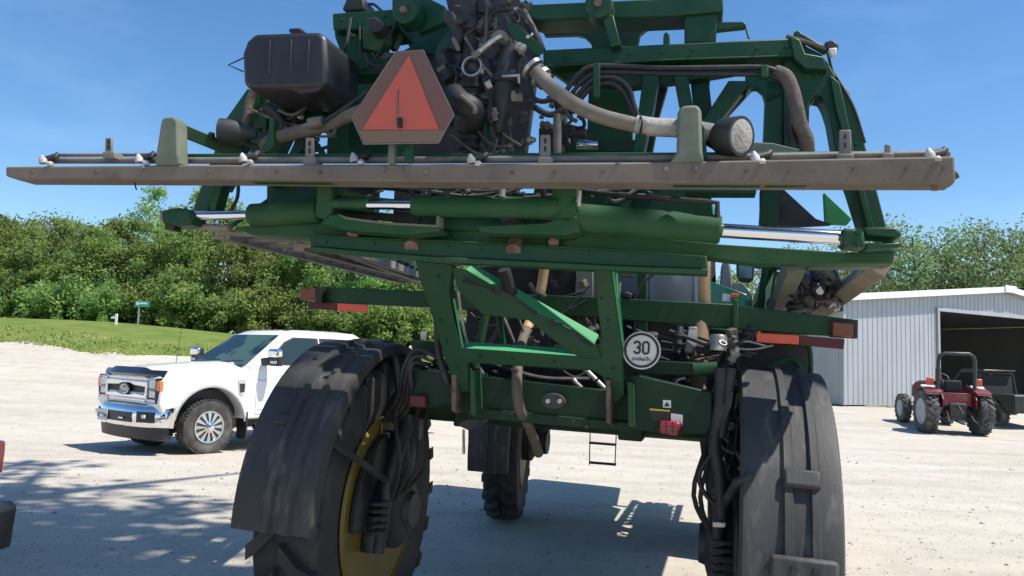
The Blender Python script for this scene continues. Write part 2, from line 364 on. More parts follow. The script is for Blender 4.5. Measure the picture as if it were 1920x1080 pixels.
def put_tree(k, x, y, s, label, group, name='deciduous_tree', cat='tree', meshes=None, zs=1.0, rz=None):
    e = empty(name, (x, y, ground2(x, y)), random.uniform(0, 6.28) if rz is None else rz); e.scale = (s, s, s*zs); tag(e, label, cat, group)
    tm, lm = meshes or protos[k]
    t = bpy.data.objects.new('trunk', tm); col.objects.link(t); t.parent = e
    l = bpy.data.objects.new('crown', lm); col.objects.link(l); l.parent = e
    return e
ORD = ['first', 'second', 'third', 'fourth', 'fifth', 'sixth', 'seventh', 'eighth', 'ninth', 'tenth', 'eleventh', 'twelfth', 'thirteenth', 'fourteenth', 'fifteenth', 'sixteenth', 'seventeenth', 'eighteenth']
# left wood: (photo column, distance, prototype, photo row of the top)
left = [(-70, 55, 1, 405), (0, 58, 0, 403), (58, 54, 2, 425), (120, 57, 1, 408), (178, 54, 0, 424), (238, 56, 2, 405), (296, 60, 3, 352), (352, 54, 1, 415),
        (410, 57, 0, 372), (470, 54, 2, 420), (528, 58, 1, 410), (590, 54, 0, 430), (650, 57, 3, 415), (705, 54, 2, 440), (765, 58, 1, 420)]
for i, (u, D, k, vt) in enumerate(left):
    p = at(u, vt, D); H = p.z-ground2(p.x, D); s = H/[9.0, 10.0, 8.5, 11.5, 12.5, 11.5][k]*0.97
    put_tree(k, p.x, D, s if s > 0.72 else 0.72, 'green leafy tree in the wood behind the grass bank, %s counting from the left edge' % ORD[i], 'trees of the left wood', zs=1.0)
for i, (u, D, k) in enumerate([(-30, 64, 1), (150, 65, 3), (330, 66, 1), (500, 64, 3), (610, 66, 1), (740, 65, 3)]):
    p = at(u, 430, D); put_tree(k, p.x, D, 0.78, 'tree standing in the second row of the left wood, %s counting from the left' % ORD[i], 'second row of the left wood')
mid = [(850, 60, 0), (930, 62, 1), (1010, 60, 2), (1100, 63, 1), (1190, 61, 0), (1290, 62, 3), (1380, 60, 1)]
for i, (u, D, k) in enumerate(mid):
    p = at(u, 470, D); put_tree(k, p.x, D, 0.85, 'tree behind the sprayer seen only through gaps in its frame, %s from the left' % ORD[i], 'trees behind the sprayer')
right = [(1470, 63, 5, 480), (1545, 60, 4, 440), (1625, 66, 5, 425), (1700, 60, 4, 398), (1772, 66, 5, 440), (1835, 59, 4, 405), (1905, 64, 5, 412), (1975, 60, 4, 400)]
for i, (u, D, k, vt) in enumerate(right):
    p = at(u, vt, D); H = p.z-ground2(p.x, D)
    put_tree(k, p.x, D, H/[9.0, 10.0, 8.5, 11.5, 12.8, 11.8][k], 'sparse olive green tree rising behind the metal shed, %s from the left' % ORD[i], 'sparse trees behind the shed')
for i, (u, D) in enumerate([(1500, 68), (1600, 70), (1690, 72), (1790, 69), (1880, 71)]):
    p = at(u, 500, D); put_tree(1, p.x, D, 0.95, 'low dense tree filling the gaps behind the shed, %s from the left' % ORD[i], 'low trees behind the shed')
for i in range(18):
    u = -60+i*51; D = 51+(i*7 % 5)*0.6; p = at(u, 600, D)
    e = put_tree(0, p.x, D, random.uniform(.75, 1.15), 'leafy shrub at the foot of the left wood, %s from the left edge' % ORD[i], 'shrubs along the foot of the left wood', 'shrub', 'shrub', (bush_t, bush_l))
for i in range(18):
    u = -80+i*53; D = 61+(i*5 % 4)*0.8; p = at(u, 600, D)
    e = put_tree(0, p.x, D, random.uniform(1.25, 1.6), 'tall thicket shrub deeper in the left wood, %s from the left edge' % ORD[i], 'thicket inside the left wood', 'thicket_shrub', 'shrub', (bush_t, bush_l))
# tall shade tree standing behind the photographer: it dapples the yard and the back of the sprayer
st, sl = tree_meshes(97, 21.0, 3.3, 11.5, 72, 46, .32, limbs=22, tilt=(-1.9, 1.9, 0)); sl.materials.append(M_LEAF)
put_tree(0, 4.4, 3.0, 1.0, 'tall shade tree behind the viewer that dapples the yard', None, 'shade_tree', 'tree', (st, sl), rz=0.0)

# ---------------------------------------------------------------- road sign and marker post at the crest
M_WHITE = mat('white_paint', (0.75, 0.75, 0.73), 0.5); M_STEEL = mat('galvanised_steel', (0.45, 0.45, 0.46), 0.45, 0.7, c2=(0.35, 0.35, 0.36), scale=12)
p = gnd(258, 614.5); pz = p.z
e = empty('road_sign', p); tag(e, 'small green street name sign on a thin post at the grass crest', 'sign')
MB().box((0, 0, 0.45), (0.06, 0.06, 1.3)).build('post', M_STEEL, e, bevel=.006)
MB().box((0.13, -0.04, 1.02), (0.62, 0.02, 0.26)).build('sign_plate', mat('sign_green', (0.02, 0.30, 0.20), 0.4), e, bevel=.004)
MB().box((-0.05, -0.054, 1.03), (0.12, 0.004, 0.12)).box((0.2, -0.054, 1.04), (0.3, 0.004, 0.07)).build('lettering', M_WHITE, e)
p = gnd(217, 612)
e = empty('marker_post', p); tag(e, 'short white marker post at the crest left of the green sign', 'post')
MB().box((0, 0, 0.22), (0.09, 0.07, 0.62)).build('post', M_WHITE, e, bevel=.01)
MB().box((-0.12, 0, 0.36), (0.2, 0.06, 0.08)).build('bracket', M_WHITE, e, bevel=.008)

# ---------------------------------------------------------------- metal shed
A = gnd(1582, 762); A.z = ground2(A.x, A.y)
BET = R(27); wd = Vector((math.cos(BET), math.sin(BET), 0)); sdv = Vector((-math.sin(BET), math.cos(BET), 0))   # along gable, along side wall
HE, HALF, RISE = 0, 0, 0
HE = at(1582, 557, A.y).z-A.z
for k in range(400):
    q = A+wd*(k*0.05)
    if 960+FPX*((q-CAM).dot(CR))/((q-CAM).dot(CF)) > 1885: HALF = k*0.05; break
q = A+wd*HALF; dq = at(1885, 543, q.y); RISE = dq.z-A.z-HE
SHD = Matrix(((wd.x, sdv.x, 0, A.x), (wd.y, sdv.y, 0, A.y), (0, 0, 1, A.z), (0, 0, 0, 1)))
shed = empty('machine_shed', mw=SHD); tag(shed, 'light grey ribbed metal machine shed with a big open doorway and white roof trim', 'shed')
M_SID = mat('steel_siding', (0.40, 0.41, 0.425), 0.42, 0.15, c2=(0.36, 0.37, 0.385), scale=1.4, dust=(0.42, 0.40, 0.36), dscale=0.9, dlo=.55, dhi=.85, damt=.3, stretch=(1, 1, .3))
M_TRIM = mat('white_trim', (0.78, 0.78, 0.76), 0.5, c2=(0.68, 0.68, 0.66), scale=2)
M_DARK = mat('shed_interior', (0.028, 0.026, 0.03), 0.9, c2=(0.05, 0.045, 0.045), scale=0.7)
W2 = HALF*2; LEN = 16.0
def roof_z(x): return HE+RISE*(x/HALF if x <= HALF else (W2-x)/HALF)
DX0 = 0.0
for k in range(600):                                           # door opening from photo columns
    q = A+wd*(k*0.02)
    if 960+FPX*((q-CAM).dot(CR))/((q-CAM).dot(CF)) > 1761: DX0 = k*0.02; break
qd = A+wd*DX0; DZ = at(1761, 582, qd.y).z-A.z; DX1 = DX0+9.5
PW = 0.92; nx = int(W2/PW)
def rib_panel(x0, x1, z0, z1a, z1b, y=0.0):                     # corrugated sheet: flat pans with raised ribs (outward is -y)
    b = MB(); xs = []; n = 3; stp = (x1-x0)/n
    for i in range(n):
        a = x0+i*stp; xs += [(a, 0), (a+stp*.80, 0), (a+stp*.85, -.022), (a+stp*.95, -.022), (a+stp*.9999, 0)]
    vs = []
    for x, dy in xs:
        t = (x-x0)/(x1-x0); vs += [(x, y+dy, z0), (x, y+dy, z1a+(z1b-z1a)*t)]
    return b.add(vs, [(2*i, 2*i+2, 2*i+3, 2*i+1) for i in range(len(xs)-1)])
xs = [i*PW for i in range(nx)]+[W2]
cuts = sorted(set([0.0, DX0, DX1, HALF, W2]+[x for x in xs if min(abs(x-c) for c in (DX0, DX1, HALF, W2, 0)) > 0.3]))
for a, c in zip(cuts, cuts[1:]):
    over = a >= DX0-1e-6 and c <= DX1+1e-6
    rib_panel(a, c, DZ if over else 0.06, roof_z(a), roof_z(c)).build('wall_panel', M_SID, shed, ang=20)
for i in range(17):
    y0 = i*PW; b = MB(); n = 3; stp = PW/n; prof = []
    for j in range(n):
        a = y0+j*stp; prof += [(a, 0), (a+stp*.8, 0), (a+stp*.85, -.022), (a+stp*.95, -.022), (a+stp*.9999, 0)]
    vs = []
    for y, dx in prof: vs += [(dx, y, 0.06), (dx, y, HE)]
    b.add(vs, [(2*k, 2*k+2, 2*k+3, 2*k+1) for k in range(len(prof)-1)]).build('side_panel', M_SID, shed, ang=20)
MB().prism([(W2, 0, 0), (W2, LEN, 0), (W2, LEN, HE), (W2, 0, HE)], (0.05, 0, 0)).build('far_wall', M_SID, shed)
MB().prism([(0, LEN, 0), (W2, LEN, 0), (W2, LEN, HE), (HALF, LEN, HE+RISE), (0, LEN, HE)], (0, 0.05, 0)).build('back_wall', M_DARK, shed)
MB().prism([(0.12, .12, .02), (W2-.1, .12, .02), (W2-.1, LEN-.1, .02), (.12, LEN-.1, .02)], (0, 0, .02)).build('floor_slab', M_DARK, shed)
M_ROOF = mat('roof_steel', (0.55, 0.56, 0.57), 0.5, 0.2)
for s in (0, 1):
    f = (lambda x: x) if s == 0 else (lambda x: W2-x)
    p = [(f(-.25), -.3, roof_z(0)-.25*RISE/HALF+.03), (f(HALF), -.3, HE+RISE+.03), (f(HALF), LEN+.2, HE+RISE+.03), (f(-.25), LEN+.2, roof_z(0)-.25*RISE/HALF+.03)]
    MB().prism(p, (0, 0, .06)).build('roof_panel', M_ROOF, shed)
    q = [(f(-.28), -.36, HE-.25*RISE/HALF-.16), (f(HALF), -.36, HE+RISE-.16), (f(HALF), -.36, HE+RISE+.12), (f(-.28), -.36, HE-.25*RISE/HALF+.12)]
    MB().prism(q, (0, .05, 0)).build('fascia', M_TRIM, shed, bevel=.01)
MB().box((HALF, -.39, HE+RISE-.02), (.9, .04, .34)).build('ridge_cap', M_TRIM, shed, bevel=.02)
MB().box((-.05, -.05, HE/2), (.12, .12, HE-.1)).build('corner_trim', M_SID, shed, bevel=.01)
MB().box((-.31, LEN/2, HE-.06), (.12, LEN+.3, .16)).build('gutter', M_TRIM, shed, bevel=.02)
MB().box((DX0-.05, -.05, DZ/2), (.14, .1, DZ)).build('door_jamb', M_SID, shed, bevel=.01)
MB().box(((DX0+DX1)/2, -.06, DZ+.04), (DX1-DX0+.3, .1, .16)).build('door_header', M_SID, shed, bevel=.01)
M_LAMP = mat('shop_light', (0.9, 0.9, 0.85), 0.4, emit=(1, 0.95, 0.85), estr=1.6)
for x, y, l in ((DX0+1.2, 3.5, .9), (DX0+4.6, 4.5, 1.1), (DX0+3.0, 12.0, .9)):
    h = MB().box((x, y, HE-.50), (l+.1, .22, .06)).build('light_housing', M_DARK, shed); MB().cyl((x-l/2, y, HE-.56), (x+l/2, y, HE-.56), .035, 8).build('light_tube', M_LAMP, h)
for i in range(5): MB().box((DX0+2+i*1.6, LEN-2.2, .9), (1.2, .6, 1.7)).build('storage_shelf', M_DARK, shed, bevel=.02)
# planks lying at the shed wall
M_WOOD = mat('weathered_wood', (0.24, 0.16, 0.11), 0.9, c2=(0.34, 0.26, 0.2), scale=9, stretch=(.2, 1, 1))
for i, (x, y, l, z) in enumerate(((2.3, -.5, 3.2, .06), (2.9, -.75, 2.4, .05))):
    e = MB().box((0, 0, 0), (l, .14, .05)).build('plank', M_WOOD, bevel=.006)
    e.matrix_world = SHD @ Matrix.Translation((x, y, z)); tag(e, ('longer weathered plank lying against the shed wall', 'shorter weathered plank lying in front of the longer one by the shed')[i], 'plank', 'planks by the shed wall')
# ---------------------------------------------------------------- shared vehicle materials
M_CAR = mat('white_car_paint', (0.80, 0.80, 0.79), 0.28, coat=0.6, c2=(0.76, 0.755, 0.74), scale=3)
M_CHROME = mat('chrome', (0.82, 0.82, 0.83), 0.07, 1.0, dust=(0.5, 0.46, 0.4), dscale=5, dlo=.55, dhi=.85, damt=.25)
M_BLACK = mat('black_plastic', (0.018, 0.018, 0.020), 0.5, c2=(0.03, 0.03, 0.031), scale=9)
M_GRIL = mat('grille_mesh', (0.012, 0.012, 0.014), 0.55)
M_RUB = mat('tyre_rubber', (0.035, 0.034, 0.033), 0.85, c2=(0.07, 0.065, 0.06), scale=7, dust=(0.24, 0.21, 0.17), dscale=4, dlo=.45, dhi=.8, damt=.6, bump=.3, bscale=50)
M_GLASS = mat('car_glass', (0.02, 0.035, 0.032), 0.03, coat=0.0, spec=0.8)
M_WSH = mat('windscreen_reflection_glass', (0.055, 0.10, 0.07), 0.04, spec=0.6, c2=(0.012, 0.018, 0.016), scale=1.7, lo=.46, hi=.54, detail=2)  # green tree reflections and dark interior painted into the glass colour
M_LENS = mat('headlight_lens', (0.42, 0.45, 0.48), 0.12, 0.55, c2=(0.7, 0.72, 0.74), scale=30)
M_AMB = mat('amber_lens', (0.85, 0.17, 0.03), 0.25, coat=.5)
M_ALLOY = mat('alloy_wheel', (0.62, 0.62, 0.63), 0.22, 0.95)
M_SEATD = mat('dark_upholstery', (0.02, 0.02, 0.02), 0.8)

def mirror_y(fn):
    for s in (1, -1): fn(s)
def tyre_mb(r, w, rr, n=40, lug=0.0):                          # wheel axis along y, centred; rr rim radius
    prof = [(rr, -w*.40), (rr+.35*(r-rr), -w*.49), (r-.035, -w*.48), (r-.008, -w*.40), (r, -w*.2), (r, w*.2), (r-.008, w*.40), (r-.035, w*.48), (rr+.35*(r-rr), w*.49), (rr, w*.40)]
    return MB().lathe(prof, (0, 0, 0), (0, 1, 0), n)
# ---------------------------------------------------------------- white pickup (x forward, y to its left, z up; origin under front axle)
cp = gnd(387, 851)
TF = Vector((-0.62, -0.785, 0)).normalized(); TL = Vector((-TF.y, TF.x, 0))
fc = cp - TL*0.92; rc = fc - TF*4.06
fz = ground2(fc.x, fc.y); rz_ = ground2(rc.x, rc.y)
tx = Vector((TF.x, TF.y, (fz-rz_)/4.06)).normalized(); tz = tx.cross(TL).normalized()
PK = Matrix(((tx.x, TL.x, tz.x, fc.x), (tx.y, TL.y, tz.y, fc.y), (tx.z, TL.z, tz.z, fz), (0, 0, 0, 1)))
pk = empty('pickup_truck', mw=PK); tag(pk, 'white crew cab pickup truck with chrome grille and black hood deflector', 'pickup truck')
def arch(cx, r, a0, a1, n=14, cz=0.45): return [(cx+r*math.cos(R(a0+(a1-a0)*i/n)), cz+r*math.sin(R(a0+(a1-a0)*i/n))) for i in range(n+1)]
HW = 0.985
# front fenders and doors below the shoulder line
prof = [(0.80, 0.66), (0.86, 0.80), (0.85, 1.10), (0.82, 1.17), (-3.32, 1.17), (-3.32, 0.56), (-0.66, 0.52)] + arch(0, 0.60, 172, 12)
MB().prism([(x, -HW, z) for x, z in prof], (0, 2*HW, 0)).build('lower_body', M_CAR, pk, bevel=.035, seg=3)
MB().box((0, 0, .72), (1.1, 1.5, .55)).build('wheel_house', M_BLACK, pk)
# hood with a raised centre
rings = []
for x, zt, hw, ze in ((0.86, 1.19, .93, 1.12), (0.80, 1.255, .955, 1.16), (0.5, 1.325, .965, 1.19), (0.0, 1.375, .97, 1.225), (-0.45, 1.405, .97, 1.26), (-0.72, 1.42, .97, 1.28)):
    r = [(-hw-.008, 1.10), (-hw, ze), (-hw+.09, ze+(zt-ze)*.62), (-.55, zt-.012), (-.44, zt+.018), (0, zt+.028), (.44, zt+.018), (.55, zt-.012), (hw-.09, ze+(zt-ze)*.62), (hw, ze), (hw+.008, 1.10)]
    rings.append([(x, y, z) for y, z in r])
MB().loft(rings).build('hood', M_CAR, pk, ang=30)
# cab
def ring(x0, x1, hw, z, cut=0.06, x0c=0.0):
    return [(x0-cut, -hw, z), (x0, -hw+cut*1.6, z), (x0+x0c, 0, z), (x0, hw-cut*1.6, z), (x0-cut, hw, z), (x1+cut, hw, z), (x1, hw-cut, z), (x1, -hw+cut, z), (x1+cut, -hw, z)]
cabr = [ring(-.60, -3.31, .975, 1.14, x0c=.03), ring(-.64, -3.31, .955, 1.375, x0c=.05), ring(-1.42, -3.20, .765, 1.93, .08, x0c=.06), ring(-1.56, -3.12, .70, 1.995, .1, x0c=.06), ring(-1.9, -2.9, .45, 2.03, .1)]
cab = MB().loft(cabr).build('cab', M_CAR, pk, ang=25)
def lerp3(a, b, t): return Vector(a)*(1-t)+Vector(b)*t
def quad_panel(a, b, c, d, off, th=0.006):                     # a,b bottom; c,d top (c above b); pushed off along normal
    a, b, c, d = map(Vector, (a, b, c, d)); n = (b-a).cross(d-a).normalized(); return [p+n*off for p in (a, b, c, d)], n*th
# windscreen
wl, wh = 1.395, 1.915
def wx(z): return -.64+(-1.42+.64)*(z-1.375)/(1.93-1.375)
def why(z): return .955+(.765-.955)*(z-1.375)/(1.93-1.375)
b = MB(); p = []
for z in (wl, wh):
    for k in range(7):
        y = (-1+k/3)*(why(z)-.115); p.append((wx(z)+.05*(1-(abs(y)/why(z))**1.0)+.012, y, z+.006))
vs = p+[(q[0]-.03, q[1], q[2]-.02) for q in p]
fs = [(k, k+1, k+8, k+7) for k in range(6)]+[(k+15, k+14, k+21, k+22) for k in range(6)]+[(0, 7, 21, 14), (6, 20, 27, 13)]
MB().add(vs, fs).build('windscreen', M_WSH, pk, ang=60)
b = MB()
for k in range(6):
    z = wl-.012; y0, y1 = (-1+k/3)*.90, (-1+(k+1)/3)*.90
    b.add([(wx(z)+.11, y0, z-.02), (wx(z)+.11, y1, z-.02), (wx(z)+.035, y1, z+.02), (wx(z)+.035, y0, z+.02)], [(0, 1, 2, 3)])
b.build('cowl', M_BLACK, pk)
for y0, y1 in ((-.55, .05), (.15, .75)):
    MB().tube([(wx(wl)+.09, y0, wl+.03), (wx(wl)+.07, (y0+y1)/2, wl+.05), (wx(wl+.04)+.06, y1, wl+.075)], .012, 5).build('wiper', M_BLACK, pk)
def side(s):
    def yy(z): return s*(.955+(.765-.955)*(z-1.375)/(1.93-1.375))
    def pan(pts, mt, name, off=.006, th=.01):
        n = Vector((0, s, .34)).normalized()
        P = [Vector((x, yy(z), z))+n*off for x, z in pts]; o = MB().prism(P, n*th).build(name, mt, pk, bevel=.002, seg=1); return o
    pan([(-.93, 1.40), (-2.13, 1.40), (-2.13, 1.885), (-1.60, 1.885), (-1.40, 1.80)], M_BLACK, 'window_frame', .002, .006)
    pan([(-1.0, 1.425), (-2.07, 1.425), (-2.07, 1.86), (-1.61, 1.86), (-1.43, 1.78)], M_GLASS, 'front_window', .010, .004)
    pan([(-2.16, 1.40), (-3.05, 1.40), (-3.02, 1.885), (-2.16, 1.885)], M_BLACK, 'window_frame', .002, .006)
    pan([(-2.24, 1.425), (-2.98, 1.425), (-2.96, 1.86), (-2.24, 1.86)], M_GLASS, 'rear_window', .010, .004)
    y = s*(HW-.01)
    for x0, x1, nm in ((-.78, -2.13, 'front_door'), (-2.145, -3.18, 'rear_door')):
        q = [(x0, .60), (x1, .60), (x1, 1.145), (x0, 1.145)]
        if nm == 'rear_door': q = [(x0, .60), (x1+.12, .60), (x1, .8), (x1, 1.145), (x0, 1.145)]
        d = MB().prism([(x, y, z) for x, z in q], (0, s*.022, 0)).build(nm, M_CAR, pk, bevel=.008)
        MB().box((x1+.16, s*(HW+.03), 1.08), (.2, .03, .05)).build('door_handle', M_CHROME, d, bevel=.01)
        MB().box(((x0+x1)/2, s*(HW+.012), .70), (x0-x1-.1, .02, .06)).build('door_moulding', M_CAR, d, bevel=.006)
    # fender vent badge
    v = MB().prism([(-.44, s*(HW-.004), 1.16), (-.58, s*(HW-.004), 1.16), (-.58, s*(HW-.004), .96), (-.53, s*(HW-.004), .90), (-.47, s*(HW-.004), .93)], (0, s*.018, 0)).build('fender_vent', M_CHROME, pk, bevel=.004)
    MB().prism([(-.465, s*(HW+.014), 1.10), (-.56, s*(HW+.014), 1.10), (-.56, s*(HW+.014), .97), (-.48, s*(HW+.014), .95)], (0, s*.004, 0)).build('vent_insert', M_BLACK, v)
    # wheel arch lip, mud flap, running board
    ar = arch(0, .605, 176, 10, 18)
    MB().tube([(x, s*(HW-.005), z) for x, z in ar], .016, 6).build('arch_lip', mat('arch_trim', (.35, .35, .35), .6) if s > 0 else M_BLACK, pk)
    MB().box((-.64, s*.86, .42), (.03, .27, .44)).build('mud_flap', M_BLACK, pk, bevel=.006)
    MB().tube([(-.78, s*.98, .40), (-1.2, s*1.0, .38), (-3.0, s*1.0, .38), (-3.2, s*.98, .40)], .05, 8).build('running_board', M_BLACK, pk)
    MB().box((-2.0, s*1.0, .425), (2.1, .09, .012)).build('step_pad', M_CHROME, pk)
    # mirror
    m = MB().box((-.98, s*1.20, 1.53), (.12, .27, .28)).build('mirror', M_BLACK, pk, bevel=.035, seg=3)
    MB().box((-.96, s*1.205, 1.60), (.14, .275, .15)).build('mirror_cap', M_CHROME, m, bevel=.045, seg=3)
    MB().box((-.915, s*1.23, 1.455), (.02, .16, .045)).build('mirror_lamp', M_LENS, m, bevel=.004)
    MB().beam((-.93, s*.90, 1.45), (-.96, s*1.1, 1.47), .09, .13).build('mirror_arm', M_BLACK, m, bevel=.02)
    # headlight: lens, bezel, amber marker
    hl = MB().prism([(.80, s*.63, 1.16), (.80, s*.95, 1.19), (.80, s*.965, .98), (.80, s*.93, .80), (.80, s*.57, .80), (.80, s*.66, .92)], (.062, 0, 0)).build('headlight', M_GRIL, pk, bevel=.006)
    MB().box((.862, s*.77, 1.09), (.016, .2, .13)).build('upper_lens', M_LENS, hl, bevel=.005)
    MB().box((.862, s*.78, .94), (.016, .18, .10)).build('inner_lens', M_LENS, hl, bevel=.005)
    MB().box((.862, s*.76, .84), (.016, .28, .05)).build('lower_lens', M_LENS, hl, bevel=.005)
    MB().box((.835, s*.935, 1.07), (.06, .11, .15)).build('amber_marker', M_AMB, hl, bevel=.01)
    MB().tube([(.868, s*.645, 1.15), (.868, s*.88, 1.17), (.868, s*.885, 1.01), (.868, s*.68, 1.005), (.868, s*.66, .9), (.868, s*.585, .815), (.868, s*.90, .81), (.868, s*.9, .9)], .009, 5).build('chrome_bezel', M_CHROME, hl)
mirror_y(side)
# grille
gr = MB().box((.83, 0, .985), (.05, 1.30, .42)).build('grille', M_GRIL, pk)
for zc in (1.165, .835):
    MB().box((.862, 0, zc), (.012, 1.18, .012)).build('grille_slat', M_CHROME, gr)
MB().prism([(.84, -.66, 1.13), (.84, .66, 1.13), (.84, .64, 1.04), (.84, .24, 1.055), (.84, .13, 1.085), (.84, -.13, 1.085), (.84, -.24, 1.055), (.84, -.64, 1.04)], (.05, 0, 0)).build('grille_bar', M_CHROME, gr, bevel=.016, seg=3)
MB().prism([(.84, -.66, .865), (.84, .66, .865), (.84, .64, .925), (.84, .30, .945), (.84, .12, .915), (.84, -.12, .915), (.84, -.30, .945), (.84, -.64, .925)], (.05, 0, 0)).build('grille_bar', M_CHROME, gr, bevel=.016, seg=3)
for s in (1, -1): MB().prism([(.84, s*.66, 1.13), (.84, s*.66, .93), (.84, s*.60, .865), (.84, s*.55, .88), (.84, s*.60, .95), (.84, s*.60, 1.10)], (.052, 0, 0)).build('grille_side', M_CHROME, gr, bevel=.012)
def oval(a, c, x, n=28): return [(x, a*math.cos(2*math.pi*k/n), .995+c*math.sin(2*math.pi*k/n)) for k in range(n)]
M_BADGE = mat('badge_blue_black', (0.012, 0.016, 0.03), 0.25, coat=.8)
bd = MB().prism(oval(.155, .085, .88), (.025, 0, 0)).build('badge', M_BADGE, pk, bevel=.006)
MB().tube(oval(.132, .066, .907), .007, 6, closed=True).build('badge_ring', M_CHROME, bd)
tm = text_mesh(MB(), 'Ford', .105, .002); tm.xf(Matrix(((0, 0, 1, .908), (1, .18, 0, 0), (0, 1, 0, .993), (0, 0, 0, 1)))); tm.build('badge_lettering', M_CHROME, bd, ang=0)
# hood deflector
rings = []
for k in range(13):
    y = -.93+1.86*k/12; e = abs(y)/.93; step = .035 if e < .62 else 0
    rings.append([(.875-.10*e**4, y, 1.195), (.905-.12*e**4, y, 1.235), (.84-.10*e**4, y, 1.30+step), (.82-.10*e**4, y, 1.295+step), (.86-.10*e**4, y, 1.22)])
MB().loft(rings).build('hood_deflector', mat('smoked_deflector', (0.012, 0.011, 0.016), 0.3, coat=.5), pk, ang=30)
# bumper: chrome bar with black inserts
def bump_x(y): return 1.03-.30*(abs(y)/1.02)**3.2
ys = [-1.02+2.04*k/24 for k in range(25)]
prof_b = [(-.10, .44), (-.03, .45), (.0, .50), (.012, .60), (.0, .70), (-.04, .755), (-.14, .77)]
bp = MB().loft([[(bump_x(y)+dx, y, z) for dx, z in prof_b] for y in ys]).build('front_bumper', M_CHROME, pk, ang=50)
def insert(y0, y1, z0, z1, name, off=.016, mt=M_BLACK):
    n = 8; vs = []
    for k in range(n+1):
        y = y0+(y1-y0)*k/n; vs += [(bump_x(y)+off, y, z0), (bump_x(y)+off, y, z1)]
    vs2 = [(x-.03, y, z) for x, y, z in vs]
    fs = [(2*k, 2*k+2, 2*k+3, 2*k+1) for k in range(n)]+[(2*k+1, 2*k+3, 2*k+3+2*(n+1), 2*k+1+2*(n+1)) for k in range(n)]+[(2*k, 2*k+2*(n+1), 2*k+2+2*(n+1), 2*k+2) for k in range(n)]
    fs += [(0, 1, 1+2*(n+1), 2*(n+1)), (2*n, 2*n+2*(n+1), 2*n+1+2*(n+1), 2*n+1)]
    return MB().add(vs+vs2, fs).build(name, mt, bp)
insert(-.50, .50, .515, .665, 'bumper_opening'); insert(.60, .88, .52, .68, 'fog_light_housing'); insert(-.88, -.60, .52, .68, 'fog_light_housing')
for s in (1, -1):
    MB().box((bump_x(.74)+.03, s*.74, .61), (.03, .10, .06)).build('fog_light', M_LENS, bp, bevel=.01)
    MB().box((1.07, s*.30, .575), (.05, .10, .03)).build('tow_hook', M_CHROME, bp, bevel=.01)
lp = MB().box((1.062, -.32, .58), (.012, .31, .165)).build('licence_plate', mat('plate_white', (.55, .57, .6), .45), pk, bevel=.004)
tm = text_mesh(MB(), 'E2W 1A1', .082, .001, bold=.002); tm.xf(Matrix(((0, 0, 1, 1.0695), (1, 0, 0, -.32), (0, 1, 0, .572), (0, 0, 0, 1)))); tm.build('plate_lettering', mat('plate_blue', (.05, .06, .12), .5), lp, ang=0)
MB().loft([[(bump_x(y)-.13, y, .46), (bump_x(y)-.035, y, .455), (bump_x(y)-.06, y, .27), (bump_x(y)-.16, y, .24)] for y in [q*.93 for q in ys]]).build('air_dam', M_BLACK, pk, ang=40)
# roof clearance lamps, antenna
for y in (-.5, -.18, 0, .18, .5): MB().box((-1.66, y, 2.005+.01*(abs(y) < .3)), (.11, .05, .03)).build('clearance_lamp', M_AMB if False else mat('smoked_amber', (.10, .05, .02), .3), pk, bevel=.012)
MB().cyl((-.35, -.80, 1.34), (-.42, -.80, 2.12), .006, 5, .003).build('antenna', M_BLACK, pk)
# bed
prof = [(-3.37, 1.40), (-5.42, 1.40), (-5.42, .58), (-4.66, .56)]+arch(-4.06, .58, 168, 12)+[(-3.37, .56)]
MB().prism([(x, -HW, z) for x, z in prof], (0, 2*HW, 0)).build('cargo_bed', M_CAR, pk, bevel=.04, seg=3)
MB().box((-5.5, 0, .62), (.16, 1.9, .2)).build('rear_bumper', M_CHROME, pk, bevel=.04)
MB().box((-2.2, 0, .45), (6.0, .9, .22)).build('chassis', M_BLACK, pk)
# seats seen dimly are left to the dark glass; wheels
ty = tyre_mb(.425, .28, .245, 48).mesh('tyre', M_RUB)
tb = MB(); rnd = random.Random(3)
for k in range(44):
    a = 2*math.pi*k/44
    for yy, da in ((-.105, 0), (-.035, .5), (.035, 0), (.105, .5)):
        aa = a+da*2*math.pi/44; m = Matrix.Rotation(-aa, 3, 'Y'); tb.box(m @ Vector((.426, yy, 0)), (.014, .056, .042), m)
tread = tb.mesh('tread', M_RUB, 0)
rb = MB().lathe([(.255, .115), (.245, .13), (.225, .12), (.215, .08), (.20, .02), (.0, .01)], (0, 0, 0), (0, 1, 0), 36)
rim = rb.mesh('rim', mat('wheel_shadow_barrel', (.06, .06, .062), .5, .6))
spk = MB()
for k in range(12):
    m = Matrix.Rotation(2*math.pi*k/12, 3, 'Y')
    spk.hexa([m @ Vector(q) for q in ((.075, .095, -.013), (.225, .095, -.036), (.225, .095, .036), (.075, .095, .013), (.075, .135, -.010), (.225, .122, -.03), (.225, .122, .03), (.075, .135, .010))])
spk.lathe([(.232, .09), (.25, .10), (.25, .132), (.226, .128)], (0, 0, 0), (0, 1, 0), 36, closed=True).lathe([(.095, .1), (.09, .14), (.06, .155), (.0, .157)], (0, 0, 0), (0, 1, 0), 20)
spokes = spk.mesh('spokes', M_ALLOY)
hub = MB().lathe([(.06, .15), (.055, .185), (.04, .195), (0, .197)], (0, 0, 0), (0, 1, 0), 16).mesh('hub_cap', M_CHROME)
